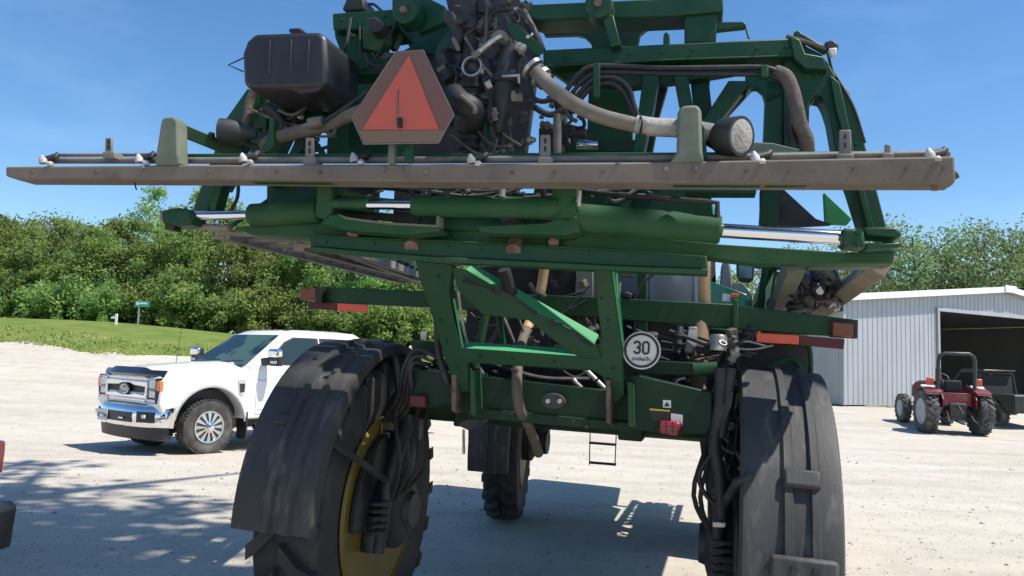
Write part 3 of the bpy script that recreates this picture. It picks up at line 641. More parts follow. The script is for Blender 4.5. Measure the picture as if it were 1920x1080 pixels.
for x in (0, -4.06):
    for s in (1, -1):
        wo = empty('wheel', (x, s*.83, .425), 0 if s > 0 else math.pi); wo.parent = pk
        for nm, me in (('tyre', ty), ('tread', tread), ('rim', rim), ('spokes', spokes), ('hub_cap', hub)):
            o = bpy.data.objects.new(nm, me); col.objects.link(o); o.parent = wo

# ---------------------------------------------------------------- lugged tractor tyre (axis y)
def lug_tyre(r, w, rr, nl, depth, name='tyre', mt=None):
    d = depth; b = tyre_mb(r-d, w, rr, 44)
    for k in range(nl):
        for s in (1, -1):
            a0 = 2*math.pi*(k+(.5 if s < 0 else 0))/nl; sw = 2*math.pi/nl
            p = []
            for y, da, hh in ((s*w*.04, .62, 1), (s*w*.30, .22, 1), (s*w*.49, 0, .8)):
                for q in (-.16, .16):
                    for rad in (r-d-.015, r-d+d*hh):
                        a = a0+(da+q)*sw; rr2 = rad-(.02 if abs(y) > w*.4 else 0); p.append((rr2*math.cos(a), y, rr2*math.sin(a)))
            b.add(p, [(0, 1, 3, 2), (1, 5, 7, 3), (0, 4, 5, 1), (2, 3, 7, 6), (5, 9, 11, 7), (4, 8, 9, 5), (6, 7, 11, 10), (8, 10, 11, 9)])
    return b
# ---------------------------------------------------------------- red tractor (x right, y forward, origin under rear axle)
pr = gnd(1786, 814); TX = Vector((math.cos(R(-8)), math.sin(R(-8)), 0)); TY = Vector((-TX.y, TX.x, 0))
ctr = pr; ctr.z = ground2(ctr.x, ctr.y)
fr = ctr+TY*2.15; slope = (ground2(fr.x, fr.y)-ctr.z)/2.15; ty_ = Vector((TY.x, TY.y, slope)).normalized(); tz_ = TX.cross(ty_).normalized()
TM = Matrix(((TX.x, ty_.x, tz_.x, ctr.x), (TX.y, ty_.y, tz_.y, ctr.y), (TX.z, ty_.z, tz_.z, ctr.z), (0, 0, 0, 1)))
tr = empty('tractor', mw=TM); tag(tr, 'small red tractor with black roll bar parked by the shed doorway', 'tractor')
M_RED = mat('tractor_red', (0.17, 0.013, 0.014), 0.45, c2=(0.13, 0.012, 0.012), scale=4, dust=(.3, .22, .16), dscale=3, dlo=.5, dhi=.8, damt=.35)
M_GREYM = mat('dark_cast_iron', (0.035, 0.034, 0.034), 0.7, c2=(0.07, .06, .05), scale=6)
M_ROPS = mat('roll_bar_black', (0.03, 0.03, 0.032), 0.45)
M_RIMG = mat('grey_rim', (0.38, 0.40, 0.44), 0.5, c2=(.3, .3, .31), scale=5)
M_FEN = mat('fender_grey', (0.55, 0.62, 0.62), 0.35, c2=(.45, .5, .5), scale=3)
M_LUG = mat('lug_rubber', (0.045, 0.045, 0.046), 0.8, dust=(.26, .24, .21), dscale=6, dlo=.4, dhi=.7, damt=.6)
rt = lug_tyre(.64, .36, .36, 20, .045).mesh('tyre', M_LUG, 30); ft = lug_tyre(.46, .27, .24, 16, .035).mesh('tyre', M_LUG, 30)
def disc(r, w): return MB().lathe([(r+.015, w*.42), (r-.01, w*.30), (r*.75, w*.12), (r*.35, w*.16), (r*.32, w*.28), (0, w*.28)], (0, 0, 0), (0, 1, 0), 28).mesh('rim', M_RIMG)
rd, fd = disc(.36, .36), disc(.24, .27)
for x, y, z, me, dm in ((-.74, 0, .63, rt, rd), (.74, 0, .63, rt, rd), (-.66, 2.15, .455, ft, fd), (.66, 2.15, .455, ft, fd)):
    wo = empty('wheel', (x, y, z), R(90) if x < 0 else R(-90)); wo.parent = tr
    for nm, q in (('tyre', me), ('rim', dm)): o = bpy.data.objects.new(nm, q); col.objects.link(o); o.parent = wo
MB().loft([[(-.30, 1.0, .78), (.30, 1.0, .78), (.30, 1.0, 1.34), (.22, 1.0, 1.45), (-.22, 1.0, 1.45), (-.30, 1.0, 1.34)], [(-.29, 2.2, .78), (.29, 2.2, .78), (.29, 2.2, 1.26), (.2, 2.2, 1.36), (-.2, 2.2, 1.36), (-.29, 2.2, 1.26)],
           [(-.25, 2.62, .80), (.25, 2.62, .80), (.25, 2.62, 1.14), (.16, 2.60, 1.25), (-.16, 2.60, 1.25), (-.25, 2.62, 1.14)]]).build('hood', M_RED, tr, bevel=.03)
MB().box((0, .35, .72), (.46, 1.5, .42)).box((0, 1.7, .62), (.34, 1.4, .30)).build('transmission', M_GREYM, tr, bevel=.03)
MB().cyl((-.62, 0, .63), (.62, 0, .63), .13, 12).build('rear_axle', M_GREYM, tr); MB().box((0, 2.15, .47), (1.1, .16, .16)).build('front_axle', M_GREYM, tr, bevel=.02)
MB().box((0, .62, 1.0), (.9, .9, .06)).build('platform', M_RED, tr, bevel=.01)
for s in (-1, 1):
    rings = []
    for k in range(9):
        a = R(122-85*k/8); yy, zz = -.05+.74*math.cos(a), .62+.74*math.sin(a)
        rings.append([(s*.46, yy, zz), (s*.88, yy, zz-.02), (s*.88, yy*.985, zz-.05), (s*.46, yy*.985, zz-.04)])
    f = MB().loft(rings).build('fender', M_RED, tr, ang=30)
    MB().prism([(s*.50, -.42, 1.19), (s*.87, -.40, 1.17), (s*.87, .12, 1.385), (s*.50, .12, 1.40)], (0, 0, .02)).build('fender_top', M_FEN, f, bevel=.008)
    MB().prism([(s*.44, -.5, .8), (s*.44, .6, .8), (s*.44, .6, 1.32), (s*.44, .2, 1.42), (s*.44, -.3, 1.30), (s*.44, -.5, 1.05)], (s*.02, 0, 0)).build('fender_side', M_RED, f)
    MB().box((s*.66, -.05, 1.52), (.2, .09, .22)).build('warning_lamp', mat('amber_red_lens', (.62, .11, .05), .35), tr, bevel=.02)
MB().prism([(-.4, -.30, .85), (.4, -.30, .85), (.4, -.26, 1.22), (-.4, -.26, 1.22)], (0, .05, 0)).build('rear_panel', M_RED, tr, bevel=.01)
pts = [(-.50, -.22, .75), (-.50, -.22, 2.15), (-.46, -.22, 2.28), (-.34, -.22, 2.36), (.34, -.22, 2.36), (.46, -.22, 2.28), (.50, -.22, 2.15), (.50, -.22, .75)]
MB().tube(pts, .055, 10).build('roll_bar', M_ROPS, tr)
st_ = MB().box((0, .28, 1.16), (.48, .46, .13)).build('seat', M_SEATD, tr, bevel=.04, seg=3); MB().box((0, .04, 1.38), (.46, .12, .36)).build('seat_back', M_SEATD, st_, bevel=.04, seg=3)
stw = MB().tube([(.19*math.cos(2*math.pi*k/18), .80+.19*math.sin(2*math.pi*k/18)*.6, 1.54+.19*math.sin(2*math.pi*k/18)*.75) for k in range(18)], .016, 6, closed=True).build('steering_wheel', M_BLACK, tr)
MB().cyl((0, .80, 1.54), (0, 1.02, 1.28), .025, 8).box((0, .80, 1.54), (.34, .02, .025)).build('steering_column', M_BLACK, stw)
MB().box((0, 1.0, 1.36), (.5, .14, .22)).build('dashboard', M_BLACK, tr, bevel=.03)
ex = MB().cyl((.16, 1.55, 1.4), (.16, 1.55, 1.8), .075, 12).build('muffler', M_GREYM, tr); MB().tube([(.16, 1.55, 1.8), (.16, 1.55, 2.12), (.17, 1.53, 2.2), (.22, 1.46, 2.28)], .035, 8).build('exhaust_pipe', M_ROPS, ex)
for s in (-1, 1):
    MB().beam((s*.33, -.1, .55), (s*.36, -.80, .42), .05, .06).build('lift_arm', M_GREYM, tr, bevel=.01)
    MB().cyl((s*.34, -.65, .44), (s*.26, -.05, .98), .022, 6).build('lift_rod', M_GREYM, tr)
MB().beam((0, -.2, .42), (0, -.80, .40), .09, .05).build('drawbar', M_GREYM, tr, bevel=.01)
MB().cyl((0, -.25, .95), (0, -.7, .66), .03, 8).build('top_link', M_GREYM, tr)

# ---------------------------------------------------------------- dark utility vehicle at the right edge
pu = gnd(1905, 806); UX = Vector((math.cos(R(8)), math.sin(R(8)), 0)); UY = Vector((-UX.y, UX.x, 0))
zu = ground2(pu.x+.3, pu.y+1)
UM = Matrix(((UX.x, UY.x, 0, pu.x+.45), (UX.y, UY.y, 0, pu.y+.3), (0, 0, 1, zu), (0, 0, 0, 1)))
ut = empty('utility_vehicle', mw=UM); tag(ut, 'dark side by side utility vehicle at the right edge beside the tractor', 'utility vehicle')
M_UTV = mat('dark_utv_body', (0.012, 0.014, 0.012), 0.45, c2=(.022, .025, .018), scale=5)
MB().loft([[(-.66, -.4, .42), (.66, -.4, .42), (.66, -.4, .98), (-.66, -.4, .98)], [(-.70, 1.0, .36), (.70, 1.0, .36), (.70, 1.0, 1.0), (-.70, 1.0, 1.0)]]).build('cargo_box', M_UTV, ut, bevel=.04)
MB().box((0, 1.75, .55), (1.36, 1.5, .5)).build('body', M_UTV, ut, bevel=.06)
MB().loft([[(-.62, 2.5, .4), (.62, 2.5, .4), (.62, 2.5, 1.08), (-.62, 2.5, 1.08)], [(-.52, 3.1, .45), (.52, 3.1, .45), (.48, 3.1, .86), (-.48, 3.1, .86)]]).build('front_cowl', M_UTV, ut, bevel=.05)
for s in (-1, 1):
    MB().tube([(s*.64, 1.02, .95), (s*.60, 1.12, 1.62), (s*.58, 1.3, 1.70), (s*.58, 2.0, 1.70), (s*.62, 2.7, 1.02)], .028, 8).build('roll_cage', M_ROPS, ut)
    MB().prism([(s*.71, .1, .62), (s*.71, .9, .66), (s*.71, .7, .9), (s*.71, .3, .8)], (s*.012, 0, 0)).build('yellow_panel', mat('utv_yellow', (.10, .08, .012), .6), ut)
    for y in (.25, 2.55):
        wo = empty('wheel', (s*.62, y, .31), R(90) if s < 0 else R(-90)); wo.parent = ut
        lug_tyre(.315, .25, .17, 16, .025).build('tyre', M_LUG, wo, ang=30)
        MB().lathe([(.175, .1), (.15, .06), (.06, .05), (0, .06)], (0, 0, 0), (0, 1, 0), 18).build('rim', M_ROPS, wo)
MB().cyl((-.58, 1.15, 1.66), (.58, 1.15, 1.66), .026, 8).cyl((-.58, 2.0, 1.70), (.58, 2.0, 1.70), .026, 8).build('cage_crossbar', M_ROPS, ut)
MB().box((0, 1.5, 1.74), (1.18, 1.1, .05)).build('roof', M_UTV, ut, bevel=.03)
MB().prism([(-.58, 1.06, .98), (.58, 1.06, .98), (.56, 1.12, 1.58), (-.56, 1.12, 1.58)], (0, .012, 0)).build('rear_screen', M_SEATD, ut)
for x in (-.33, .33): MB().box((x, 1.35, 1.0), (.5, .5, .14)).box((x, 1.2, 1.28), (.48, .12, .5)).build('seat', M_SEATD, ut, bevel=.04)

# ---------------------------------------------------------------- dark red vehicle cut off by the left edge (its far rear corner shows)
D0 = 5.0; X0 = at(5, 900, D0).x
M_MAR = mat('maroon_paint', (0.10, 0.012, 0.016), 0.3, coat=.6)
rv = empty('parked_car', (X0, D0, ground2(X0-1, D0-1))); tag(rv, 'dark red car with black rear bumper, cut off by the left edge', 'car')
prof = [(0, .50), (.0, .80), (-.03, 1.05), (-.25, 1.52), (-.45, 1.62), (-2.2, 1.62), (-2.9, 1.08), (-4.3, .95), (-4.5, .5)]
MB().prism([(x, 0, z) for x, z in prof], (0, -1.8, 0)).build('body', M_MAR, rv, bevel=.06, seg=3)
MB().prism([(.004, -.15, 1.08), (.004, -1.65, 1.08), (-.215, -1.6, 1.50), (-.215, -.2, 1.50)], (.02, 0, .004)).build('rear_window', M_GLASS, rv, bevel=.01)
MB().prism([(-.35, .004, 1.10), (-2.7, .004, 1.10), (-2.1, .004, 1.52), (-.5, .004, 1.52)], (0, .012, 0)).build('side_window', M_GLASS, rv, bevel=.01)
MB().loft([[(-.3, .05, .30), (.075, .03, .30), (.095, .03, .56), (.05, .03, .585), (-.3, .05, .585)], [(-.3, -1.85, .30), (.10, -1.83, .30), (.12, -1.83, .56), (.07, -1.83, .585), (-.3, -1.85, .585)]]).build('rear_bumper', M_BLACK, rv, bevel=.02)
for y in (-.16, -1.64): MB().box((.005, y, .86), (.05, .24, .20)).build('tail_lamp', mat('red_lens', (.35, .01, .02), .2, coat=.5), rv, bevel=.02)
for x in (-.85, -3.5):
    for y in (-.12, -1.68):
        wo = empty('wheel', (x, y, .335)); wo.parent = rv
        tyre_mb(.34, .22, .21, 32).build('tyre', M_RUB, wo); MB().lathe([(.21, .09), (.19, .05), (.05, .06), (0, .07)], (0, 0, 0), (0, 1, 0), 20).lathe([(.21, -.09), (.19, -.05), (.05, -.06), (0, -.07)], (0, 0, 0), (0, 1, 0), 20).build('rim', M_ALLOY, wo)
# ---------------------------------------------------------------- crop sprayer (x right, y forward, z up; origin under the rear axle)
S = empty('crop_sprayer', mw=SM); tag(S, 'big green self-propelled crop sprayer seen from behind with folded booms', 'sprayer')
M_GRN = mat('green_paint', (0.0075, 0.050, 0.020), 0.45, c2=(0.010, 0.060, 0.025), scale=2.5, dust=(0.065, 0.075, 0.058), dscale=5, dlo=.46, dhi=.8, damt=.32, spec=.32)
M_GRD = mat('dusty_green_paint', (0.012, 0.075, 0.025), 0.6, c2=(0.016, 0.072, 0.028), scale=4, dust=(0.095, 0.10, 0.068), dscale=6, dlo=.42, dhi=.80, damt=.5, bump=.08, bscale=90, spec=.25)
M_FLG = mat('sunlit_green_flange', (0.06, 0.30, 0.12), 0.6, c2=(.07, .34, .14), scale=4, spec=.25)  # paler copy of the green paint, sunlight put into its colour
M_GRK = mat('shaded_green_paint', (0.007, 0.026, 0.013), 0.55, c2=(0.010, 0.034, 0.017), scale=4, dust=(0.045, 0.042, 0.034), dscale=7, dlo=.45, dhi=.8, damt=.4, spec=.25)  # darker copy of the green paint, axle and chassis shade in its colour
M_GRG = mat('dust_coated_green', (0.15, 0.165, 0.125), 0.8, c2=(0.10, 0.13, 0.09), scale=5, dust=(.24, .22, .17), dscale=9, dlo=.45, dhi=.8, damt=.5)
M_BRN = mat('dust_caked_steel', (0.185, 0.152, 0.122), 0.9, c2=(0.14, 0.115, 0.09), scale=3, dust=(0.10, 0.07, 0.05), dscale=8, dlo=.52, dhi=.78, damt=.7, bump=.06, bscale=90)
M_PIPE = mat('spray_pipe', (0.20, 0.18, 0.155), 0.6, c2=(.12, .11, .1), scale=6)
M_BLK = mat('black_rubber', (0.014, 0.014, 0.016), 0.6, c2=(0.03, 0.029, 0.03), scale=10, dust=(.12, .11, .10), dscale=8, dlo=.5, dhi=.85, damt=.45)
M_TANKB = mat('black_tank_plastic', (0.016, 0.015, 0.018), 0.45, c2=(0.024, .022, .026), scale=4, dust=(.10, .09, .085), dscale=3, dlo=.5, dhi=.9, damt=.3)
M_HOSE = mat('dusty_grey_hose', (0.16, 0.135, 0.11), 0.85, c2=(0.10, 0.085, 0.07), scale=7, dust=(.30, .27, .22), dscale=12, dlo=.48, dhi=.75, damt=.5)
M_SLV = mat('woven_sleeve', (0.36, 0.34, 0.31), 0.85, c2=(.25, .23, .2), scale=16, bump=.5, bscale=70)
M_FAB = mat('brown_fabric_sleeve', (0.11, 0.085, 0.075), 0.9, c2=(.16, .13, .11), scale=12, bump=.5, bscale=60)
M_ROD = mat('chromed_rod', (0.78, 0.78, 0.80), 0.12, 1.0)
M_RUST = mat('rusty_bolt', (0.12, 0.07, 0.045), 0.8, 0.2, c2=(.2, .15, .12), scale=20)
M_TANH = mat('tan_corrugated_hose', (0.60, 0.40, 0.21), 0.6, c2=(.5, .33, .18), scale=9)
M_PLAST = mat('white_nozzle_plastic', (0.50, 0.47, 0.46), 0.6, c2=(.30, .27, .24), scale=20)
M_ZINC = mat('zinc_fitting', (0.5, 0.48, 0.44), 0.4, 0.7, c2=(.3, .28, .25), scale=20)
M_SMVR = mat('fluorescent_red', (0.56, 0.095, 0.06), 0.6, c2=(.46, .10, .07), scale=9, dust=(.25, .15, .10), dscale=5, dlo=.55, dhi=.9, damt=.4)
M_SMVB = mat('faded_reflective_border', (0.17, 0.075, 0.06), 0.6, c2=(.15, .085, .065), scale=7, dust=(.2, .15, .1), dscale=4, dlo=.5, dhi=.85, damt=.5)
M_REDR = mat('red_reflector', (0.90, 0.075, 0.03), 0.35, coat=.4); M_REDD = mat('dark_red_reflector', (0.10, 0.012, 0.016), 0.55)
M_AMBD = mat('dusty_amber_lens', (0.22, 0.065, 0.022), 0.4, c2=(.16, .05, .02), scale=15); M_TAIL = mat('tail_lamp_red', (0.30, 0.012, 0.028), 0.3, coat=.4)
M_SIGNW = mat('sign_white', (0.66, 0.65, 0.64), 0.5, c2=(.58, .57, .55), scale=5); M_INK = mat('black_print', (0.012, 0.012, 0.012), 0.5)
M_YRIM = mat('yellow_rim', (0.17, 0.115, 0.012), 0.55, c2=(.13, .085, .01), scale=5, dust=(.2, .16, .1), dscale=6, dlo=.5, dhi=.85, damt=.5)
M_FEND = mat('fender_plastic', (0.036, 0.033, 0.031), 0.65, c2=(0.055, 0.053, 0.05), scale=3, dust=(0.27, 0.25, 0.22), dscale=9, dlo=.54, dhi=.82, damt=.5, bump=.1, bscale=40, stretch=(1.6, .45, .45))
M_POLY = mat('grey_poly', (0.20, 0.20, 0.205), 0.5, c2=(.16, .16, .165), scale=3); M_TEAL = mat('cab_green', (0.012, 0.17, 0.10), 0.3, coat=.4)
M_TANB = mat('pale_dusty_boom', (0.30, 0.255, 0.20), 0.85, c2=(.22, .19, .15), scale=4, dust=(.1, .07, .05), dscale=9, dlo=.5, dhi=.75, damt=.6)
M_SRUB = mat('sprayer_tyre_rubber', (0.022, 0.022, 0.023), 0.8, c2=(.035, .034, .033), scale=6, dust=(.12, .11, .095), dscale=5, dlo=.48, dhi=.8, damt=.45)

def mpp(Y): return (Y-_cl.y)/FPX*1.03                          # metres per photo pixel at a depth
def pl(name, pts, Y, th, mt, parent=None, bevel=.004, back=0.0):
    f = Y if callable(Y) else (lambda v: Y)
    return MB().prism([V(u, v, f(v)) for u, v in pts], (0, th, 0)).build(name, mt, parent or S, bevel=bevel, seg=2)
def bar(name, a, b, wpx, dep, mt, parent=None, bevel=.004):   # flat bar a->b given as (u, v, Y); wpx wide in the photo, dep deep
    A_, B_ = V(*a), V(*b); return MB().beam(A_, B_, wpx*mpp((a[2]+b[2])/2), dep, (0, 1, 0)).build(name, mt, parent or S, bevel=bevel)
def tb(name, pts, rpx, mt, parent=None, n=10, k=6, straight=False):
    P = [V(*p) for p in pts]; r = rpx*mpp(pts[0][2])
    if not straight and len(P) > 2: P = cat_rom(P, k)
    return MB().tube(P, r, n).build(name, mt, parent or S)
def bolt(u, v, Y, rpx, mt=M_RUST, parent=None, name='bolt'):
    p = V(u, v, Y); r = rpx*mpp(Y); return MB().cyl(p+Vector((0, .006, 0)), p-Vector((0, r*1.0, 0)), r, 6).build(name, mt, parent or S)
def drum(name, c, ax, prof, mt, parent=None, n=24): return MB().lathe(prof, c, ax, n).build(name, mt, parent or S)

# ---- wheels and fenders
TR = .80
tyr = lug_tyre(TR, .34, .47, 22, .05).mesh('tyre', M_SRUB, 30)
rimm = MB().lathe([(.485, .15), (.47, .165), (.455, .15), (.44, .05), (.42, .0), (.26, .03), (.20, .06), (.0, .06)], (0, 0, 0), (0, 1, 0), 40).lathe([(.485, -.15), (.47, -.165), (.455, -.15), (.44, -.05), (.42, -.02), (.26, -.05), (.20, -.08), (.0, -.08)], (0, 0, 0), (0, 1, 0), 40).mesh('rim', M_YRIM)
def fender(c, w, r, a0, a1, parent, mt=M_FEND, n=26, ridges=True):
    hw = w/2; sec = [(-hw, -.045), (-hw+.012, -.004), (-hw+.03, 0)]
    if ridges: sec += [(-.035, 0), (-.028, .018), (.000, .018), (.008, 0), (.062, 0), (.07, .018), (.095, .018), (.103, 0)]
    sec += [(hw-.03, 0), (hw-.012, -.004), (hw, -.045)]
    rings = []
    for i in range(n+1):
        a = R(a0+(a1-a0)*i/n); ca, sa = math.cos(a), math.sin(a)
        outer = [(c[0]+x, c[1]+(r+h)*ca, c[2]+(r+h)*sa) for x, h in sec]; inner = [(c[0]+x*.985, c[1]+(r+h-.009)*ca, c[2]+(r+h-.009)*sa) for x, h in reversed(sec)]
        rings.append(outer+inner)
    return MB().loft(rings).build('fender', mt, parent, ang=35)
def fender_fit(c, r, a, x, w, h, t): # box frame tangent to a fender at angle a
    a = R(a); n = Vector((0, math.cos(a), math.sin(a))); tg = Vector((0, -math.sin(a), math.cos(a))); m = Matrix(((1, tg.x, n.x), (0, tg.y, n.y), (0, tg.z, n.z)))
    return MB().box(Vector((c[0]+x, c[1], c[2]))+n*(r+t/2), (w, h, t), m)
WH = {}
for nm, x, y in (('LR', -1.03, 0), ('RR', 1.10, 0), ('LF', -1.17, 4.0), ('RF', 1.17, 4.0)):
    wo = empty('wheel', (x, y, TR), R(-90) if x < 0 else R(90)); wo.parent = S; WH[nm] = wo
    if y > 1: wo.rotation_euler.z += R(7)
    for q, me in (('tyre', tyr), ('rim', rimm)): o = bpy.data.objects.new(q, me); col.objects.link(o); o.parent = wo
for nm, x, y, a0, a1 in (('LR', -1.03, 0, 179, 52), ('RR', 1.10, 0, 196, 84), ('LF', -1.17, 4.0, 196, 40), ('RF', 1.17, 4.0, 196, 40)):
    c = (x, y, TR); f = fender(c, .38 if nm == 'RR' else .40, .84 if nm == 'RR' else .865, a0, a1, S)
    if nm == 'RR':
        fender_fit(c, .84, 150, .035, .135, .075, .035).build('fender_boss', M_FEND, f, bevel=.012)
        b = fender_fit(c, .84, 172, .035, .235, .085, .07).build('fender_bracket', M_FEND, f, bevel=.014)
        for dx in (-.015, .06):
            a = R(172); n = Vector((0, math.cos(a), math.sin(a))); p = Vector(c)+Vector((dx+.012, 0, 0))+n*.905; MB().cyl(p, p+n*.035, .013, 8).build('bolt', M_BLK, f)
    if nm == 'LR': fender_fit(c, .865, 146, -.05, .11, .05, .012).build('fender_boss', M_FEND, f, bevel=.01)
    xi = x+(.20 if x < 0 else -.20)
    for aa in (150, 95): a = R(aa); MB().tube([(xi-(.05 if x < 0 else -.05), y+.85*math.cos(a), TR+.85*math.sin(a)), (xi, y+.8*math.cos(a), TR+.78*math.sin(a)), (xi+(.06 if x < 0 else -.06), y+.25*math.cos(a), TR+.35*math.sin(a))], .018, 6).build('fender_stay', M_BLK, f)
# final drives, struts and axle tubes
for s, x in ((-1, -1.03), (1, 1.10)):
    xi = x-s*.14
    h = drum('wheel_motor', (xi, 0, TR), (-s, 0, 0), [(.20, -.06), (.20, .12), (.17, .15), (.10, .17), (.09, .20), (0, .20)], M_BLK)
    MB().tube([(xi-s*.08, .02, TR), (xi-s*.10, .03, 1.10), (xi-s*.13, .05, 1.42)], [.08, .07, .075], 12).build('leg_strut', M_BLK, S)
    MB().tube([(xi-s*.10, -.22, .62), (xi-s*.12, -.20, .95), (xi-s*.18, -.12, 1.30)], .035, 10).build('steering_cylinder', M_BLK, S)
    MB().cyl((xi-s*.06, -.2, .62), (xi-s*.06, -.2, .80), .055, 12).build('spring_seat', M_BLK, S)
    for k in range(5): MB().tube([(xi-s*.09+.045*math.cos(t*math.pi/4), -.23+.045*math.sin(t*math.pi/4), .70+.035*k+.004*t) for t in range(9)], .012, 6).build('spring_coil', M_BLK, S)
    for k in range(4 if s < 0 else 2): MB().tube(cat_rom([(xi-s*.10, -.16+.05*k, .78+.03*k), (xi-s*(.20+.03*k), -.26+.04*k, 1.05), (xi-s*(.14+.04*k), -.20+.05*k, 1.35), (xi-s*(.30+.06*k), -.12+.04*k, 1.56), (xi-s*(.48+.03*k), -.06, 1.45)], 5), .011, 6).build('drive_hose', M_BLK, S)
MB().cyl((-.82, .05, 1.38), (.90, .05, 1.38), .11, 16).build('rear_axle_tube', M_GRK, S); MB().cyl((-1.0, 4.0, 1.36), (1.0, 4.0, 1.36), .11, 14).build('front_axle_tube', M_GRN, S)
for s in (-1, 1):
    drum('wheel_motor', (s*1.03, 4.0, TR), (-s, 0, 0), [(.2, 0), (.2, .1), (.13, .14), (.12, .26), (0, .27)], M_BLK); MB().tube([(s*.84, 4.0, TR), (s*.82, 4.0, 1.4)], .08, 10).build('leg_strut', M_BLK, S)
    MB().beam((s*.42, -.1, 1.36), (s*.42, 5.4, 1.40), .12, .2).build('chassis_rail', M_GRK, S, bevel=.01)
for s_, x in ((-1, -1.03), (1, 1.10)):
    xi = x-s_*.155; MB().prism([(xi, .40*math.cos(R(a)), TR+.40*math.sin(R(a))) for a in range(-15, 200, 12)], (-s_*.035, 0, 0)).build('rim_shade_plate', M_BLK, S, bevel=.008)  # black half disc standing in for shade and strut over the upper rim
# ---- tank, engine body and cab in front
MB().loft([[(x*k, y, 1.42+(z-1.42)*k2) for x, z in ((-.55, 1.42), (.55, 1.42), (.74, 1.75), (.74, 2.2), (.55, 2.55), (-.55, 2.55), (-.74, 2.2), (-.74, 1.75))] for y, k, k2 in ((1.25, .92, .95), (1.4, 1, 1), (3.2, 1, 1), (3.35, .92, .95))]).build('solution_tank', M_POLY, S, bevel=.04)
MB().box((-.05, .95, 1.75), (.95, .35, .62)).build('engine_grille', M_BLK, S, bevel=.03)
for k in range(5): MB().box((-.44+.2*k, .76, 1.78), (.05, .03, .58)).build('grille_slat', M_POLY, S, bevel=.006)
cabo = MB().loft([[(-.72, 3.75, 1.55), (.72, 3.75, 1.55), (.72, 5.1, 1.55), (-.72, 5.1, 1.55)], [(-.80, 3.65, 2.2), (.80, 3.65, 2.2), (.80, 5.35, 2.2), (-.80, 5.35, 2.2)], [(-.72, 3.75, 3.05), (.72, 3.75, 3.05), (.72, 5.2, 3.05), (-.72, 5.2, 3.05)]]).build('cab', mat('cab_glass', (.03, .05, .055), .08, spec=.7), S)
MB().loft([[(-.82, 3.6, 3.05), (.82, 3.6, 3.05), (.82, 5.45, 3.05), (-.82, 5.45, 3.05)], [(-.75, 3.7, 3.28), (.75, 3.7, 3.28), (.75, 5.3, 3.28), (-.75, 5.3, 3.28)]]).build('cab_roof', M_TEAL, cabo, bevel=.05)
for x in (-.78, .78):
    for y in (3.68, 5.3): MB().beam((x*.93, y, 1.55), (x, y, 2.2), .08, .08).beam((x, y, 2.2), (x*.93, y+.05*(1 if y < 4 else -1), 3.05), .08, .08).build('cab_pillar', M_BLK, cabo)
MB().loft([[(-.6, 5.3, 1.4), (.6, 5.3, 1.4), (.62, 5.3, 2.25), (-.62, 5.3, 2.25)], [(-.5, 6.7, 1.4), (.5, 6.7, 1.4), (.46, 6.7, 1.95), (-.46, 6.7, 1.95)]]).build('hood', M_TEAL, S, bevel=.06)
# right flank seen through the gap: fender panel, seat back, mirror
pl('cab_step_panel', [(1332, 527), (1400, 552), (1412, 590), (1412, 640), (1332, 640)], 3.0, .3, M_TEAL)
pl('cab_console', [(1374, 530), (1392, 530), (1410, 552), (1410, 600), (1385, 570), (1376, 552)], 3.2, .25, M_POLY)
pl('operator_seat', [(1349, 545), (1352, 500), (1358, 482), (1368, 484), (1373, 515), (1376, 560), (1349, 556)], 3.6, .2, M_POLY, bevel=.02)
mi = pl('side_mirror', [(1381, 486), (1388, 479), (1412, 481), (1417, 490), (1413, 524), (1405, 530), (1386, 527), (1381, 515)], 3.3, .08, M_BLK, bevel=.015)
pl('mirror_glass', [(1385, 489), (1411, 488), (1409, 522), (1385, 520)], 3.294, .004, mat('mirror_glass', (.10, .14, .15), .08, .5), mi)
tb('mirror_arm', [(1417, 500, 3.32), (1440, 505, 3.4), (1442, 590, 3.4)], 3, M_BLK, straight=True)
pl('direction_sticker', [(1355, 550), (1370, 552), (1369, 566), (1354, 564)], 2.99, .004, M_SIGNW, bevel=0); pl('marker_lamp', [(1371, 549), (1386, 551), (1384, 558), (1371, 557)], 2.97, .02, M_AMB)
# ladder seen under the frame
ld = tb('ladder', [(1107, 790, 3.3), (1105, 872, 3.3)], 1.0, M_BLK, straight=True); tb('ladder_rail', [(1156, 800, 3.3), (1153, 874, 3.3)], 1.0, M_BLK, ld, straight=True)
for v in (830, 867): MB().beam(V(1105, v, 3.3), V(1155, v+4, 3.3), .06, .018, (0, 0, 1)).build('ladder_step', M_BLK, ld, bevel=.004)
# ---- rear chassis
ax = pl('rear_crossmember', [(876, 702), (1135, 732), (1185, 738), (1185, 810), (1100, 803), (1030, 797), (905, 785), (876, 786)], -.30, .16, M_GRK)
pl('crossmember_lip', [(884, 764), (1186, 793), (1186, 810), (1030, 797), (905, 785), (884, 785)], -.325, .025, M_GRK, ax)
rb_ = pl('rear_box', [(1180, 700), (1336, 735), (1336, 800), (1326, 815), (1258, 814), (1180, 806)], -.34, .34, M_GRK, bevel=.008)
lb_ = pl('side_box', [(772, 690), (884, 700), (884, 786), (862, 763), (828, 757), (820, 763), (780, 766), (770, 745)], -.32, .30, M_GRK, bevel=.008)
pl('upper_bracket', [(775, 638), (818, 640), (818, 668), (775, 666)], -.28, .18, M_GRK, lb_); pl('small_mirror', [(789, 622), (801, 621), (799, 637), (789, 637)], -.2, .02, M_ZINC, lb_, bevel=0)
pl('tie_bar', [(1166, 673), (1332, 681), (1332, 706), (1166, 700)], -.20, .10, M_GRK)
tb('hydraulic_valve', [(1300, 693, -.25), (1345, 690, -.25)], 12, M_GRN, straight=True)
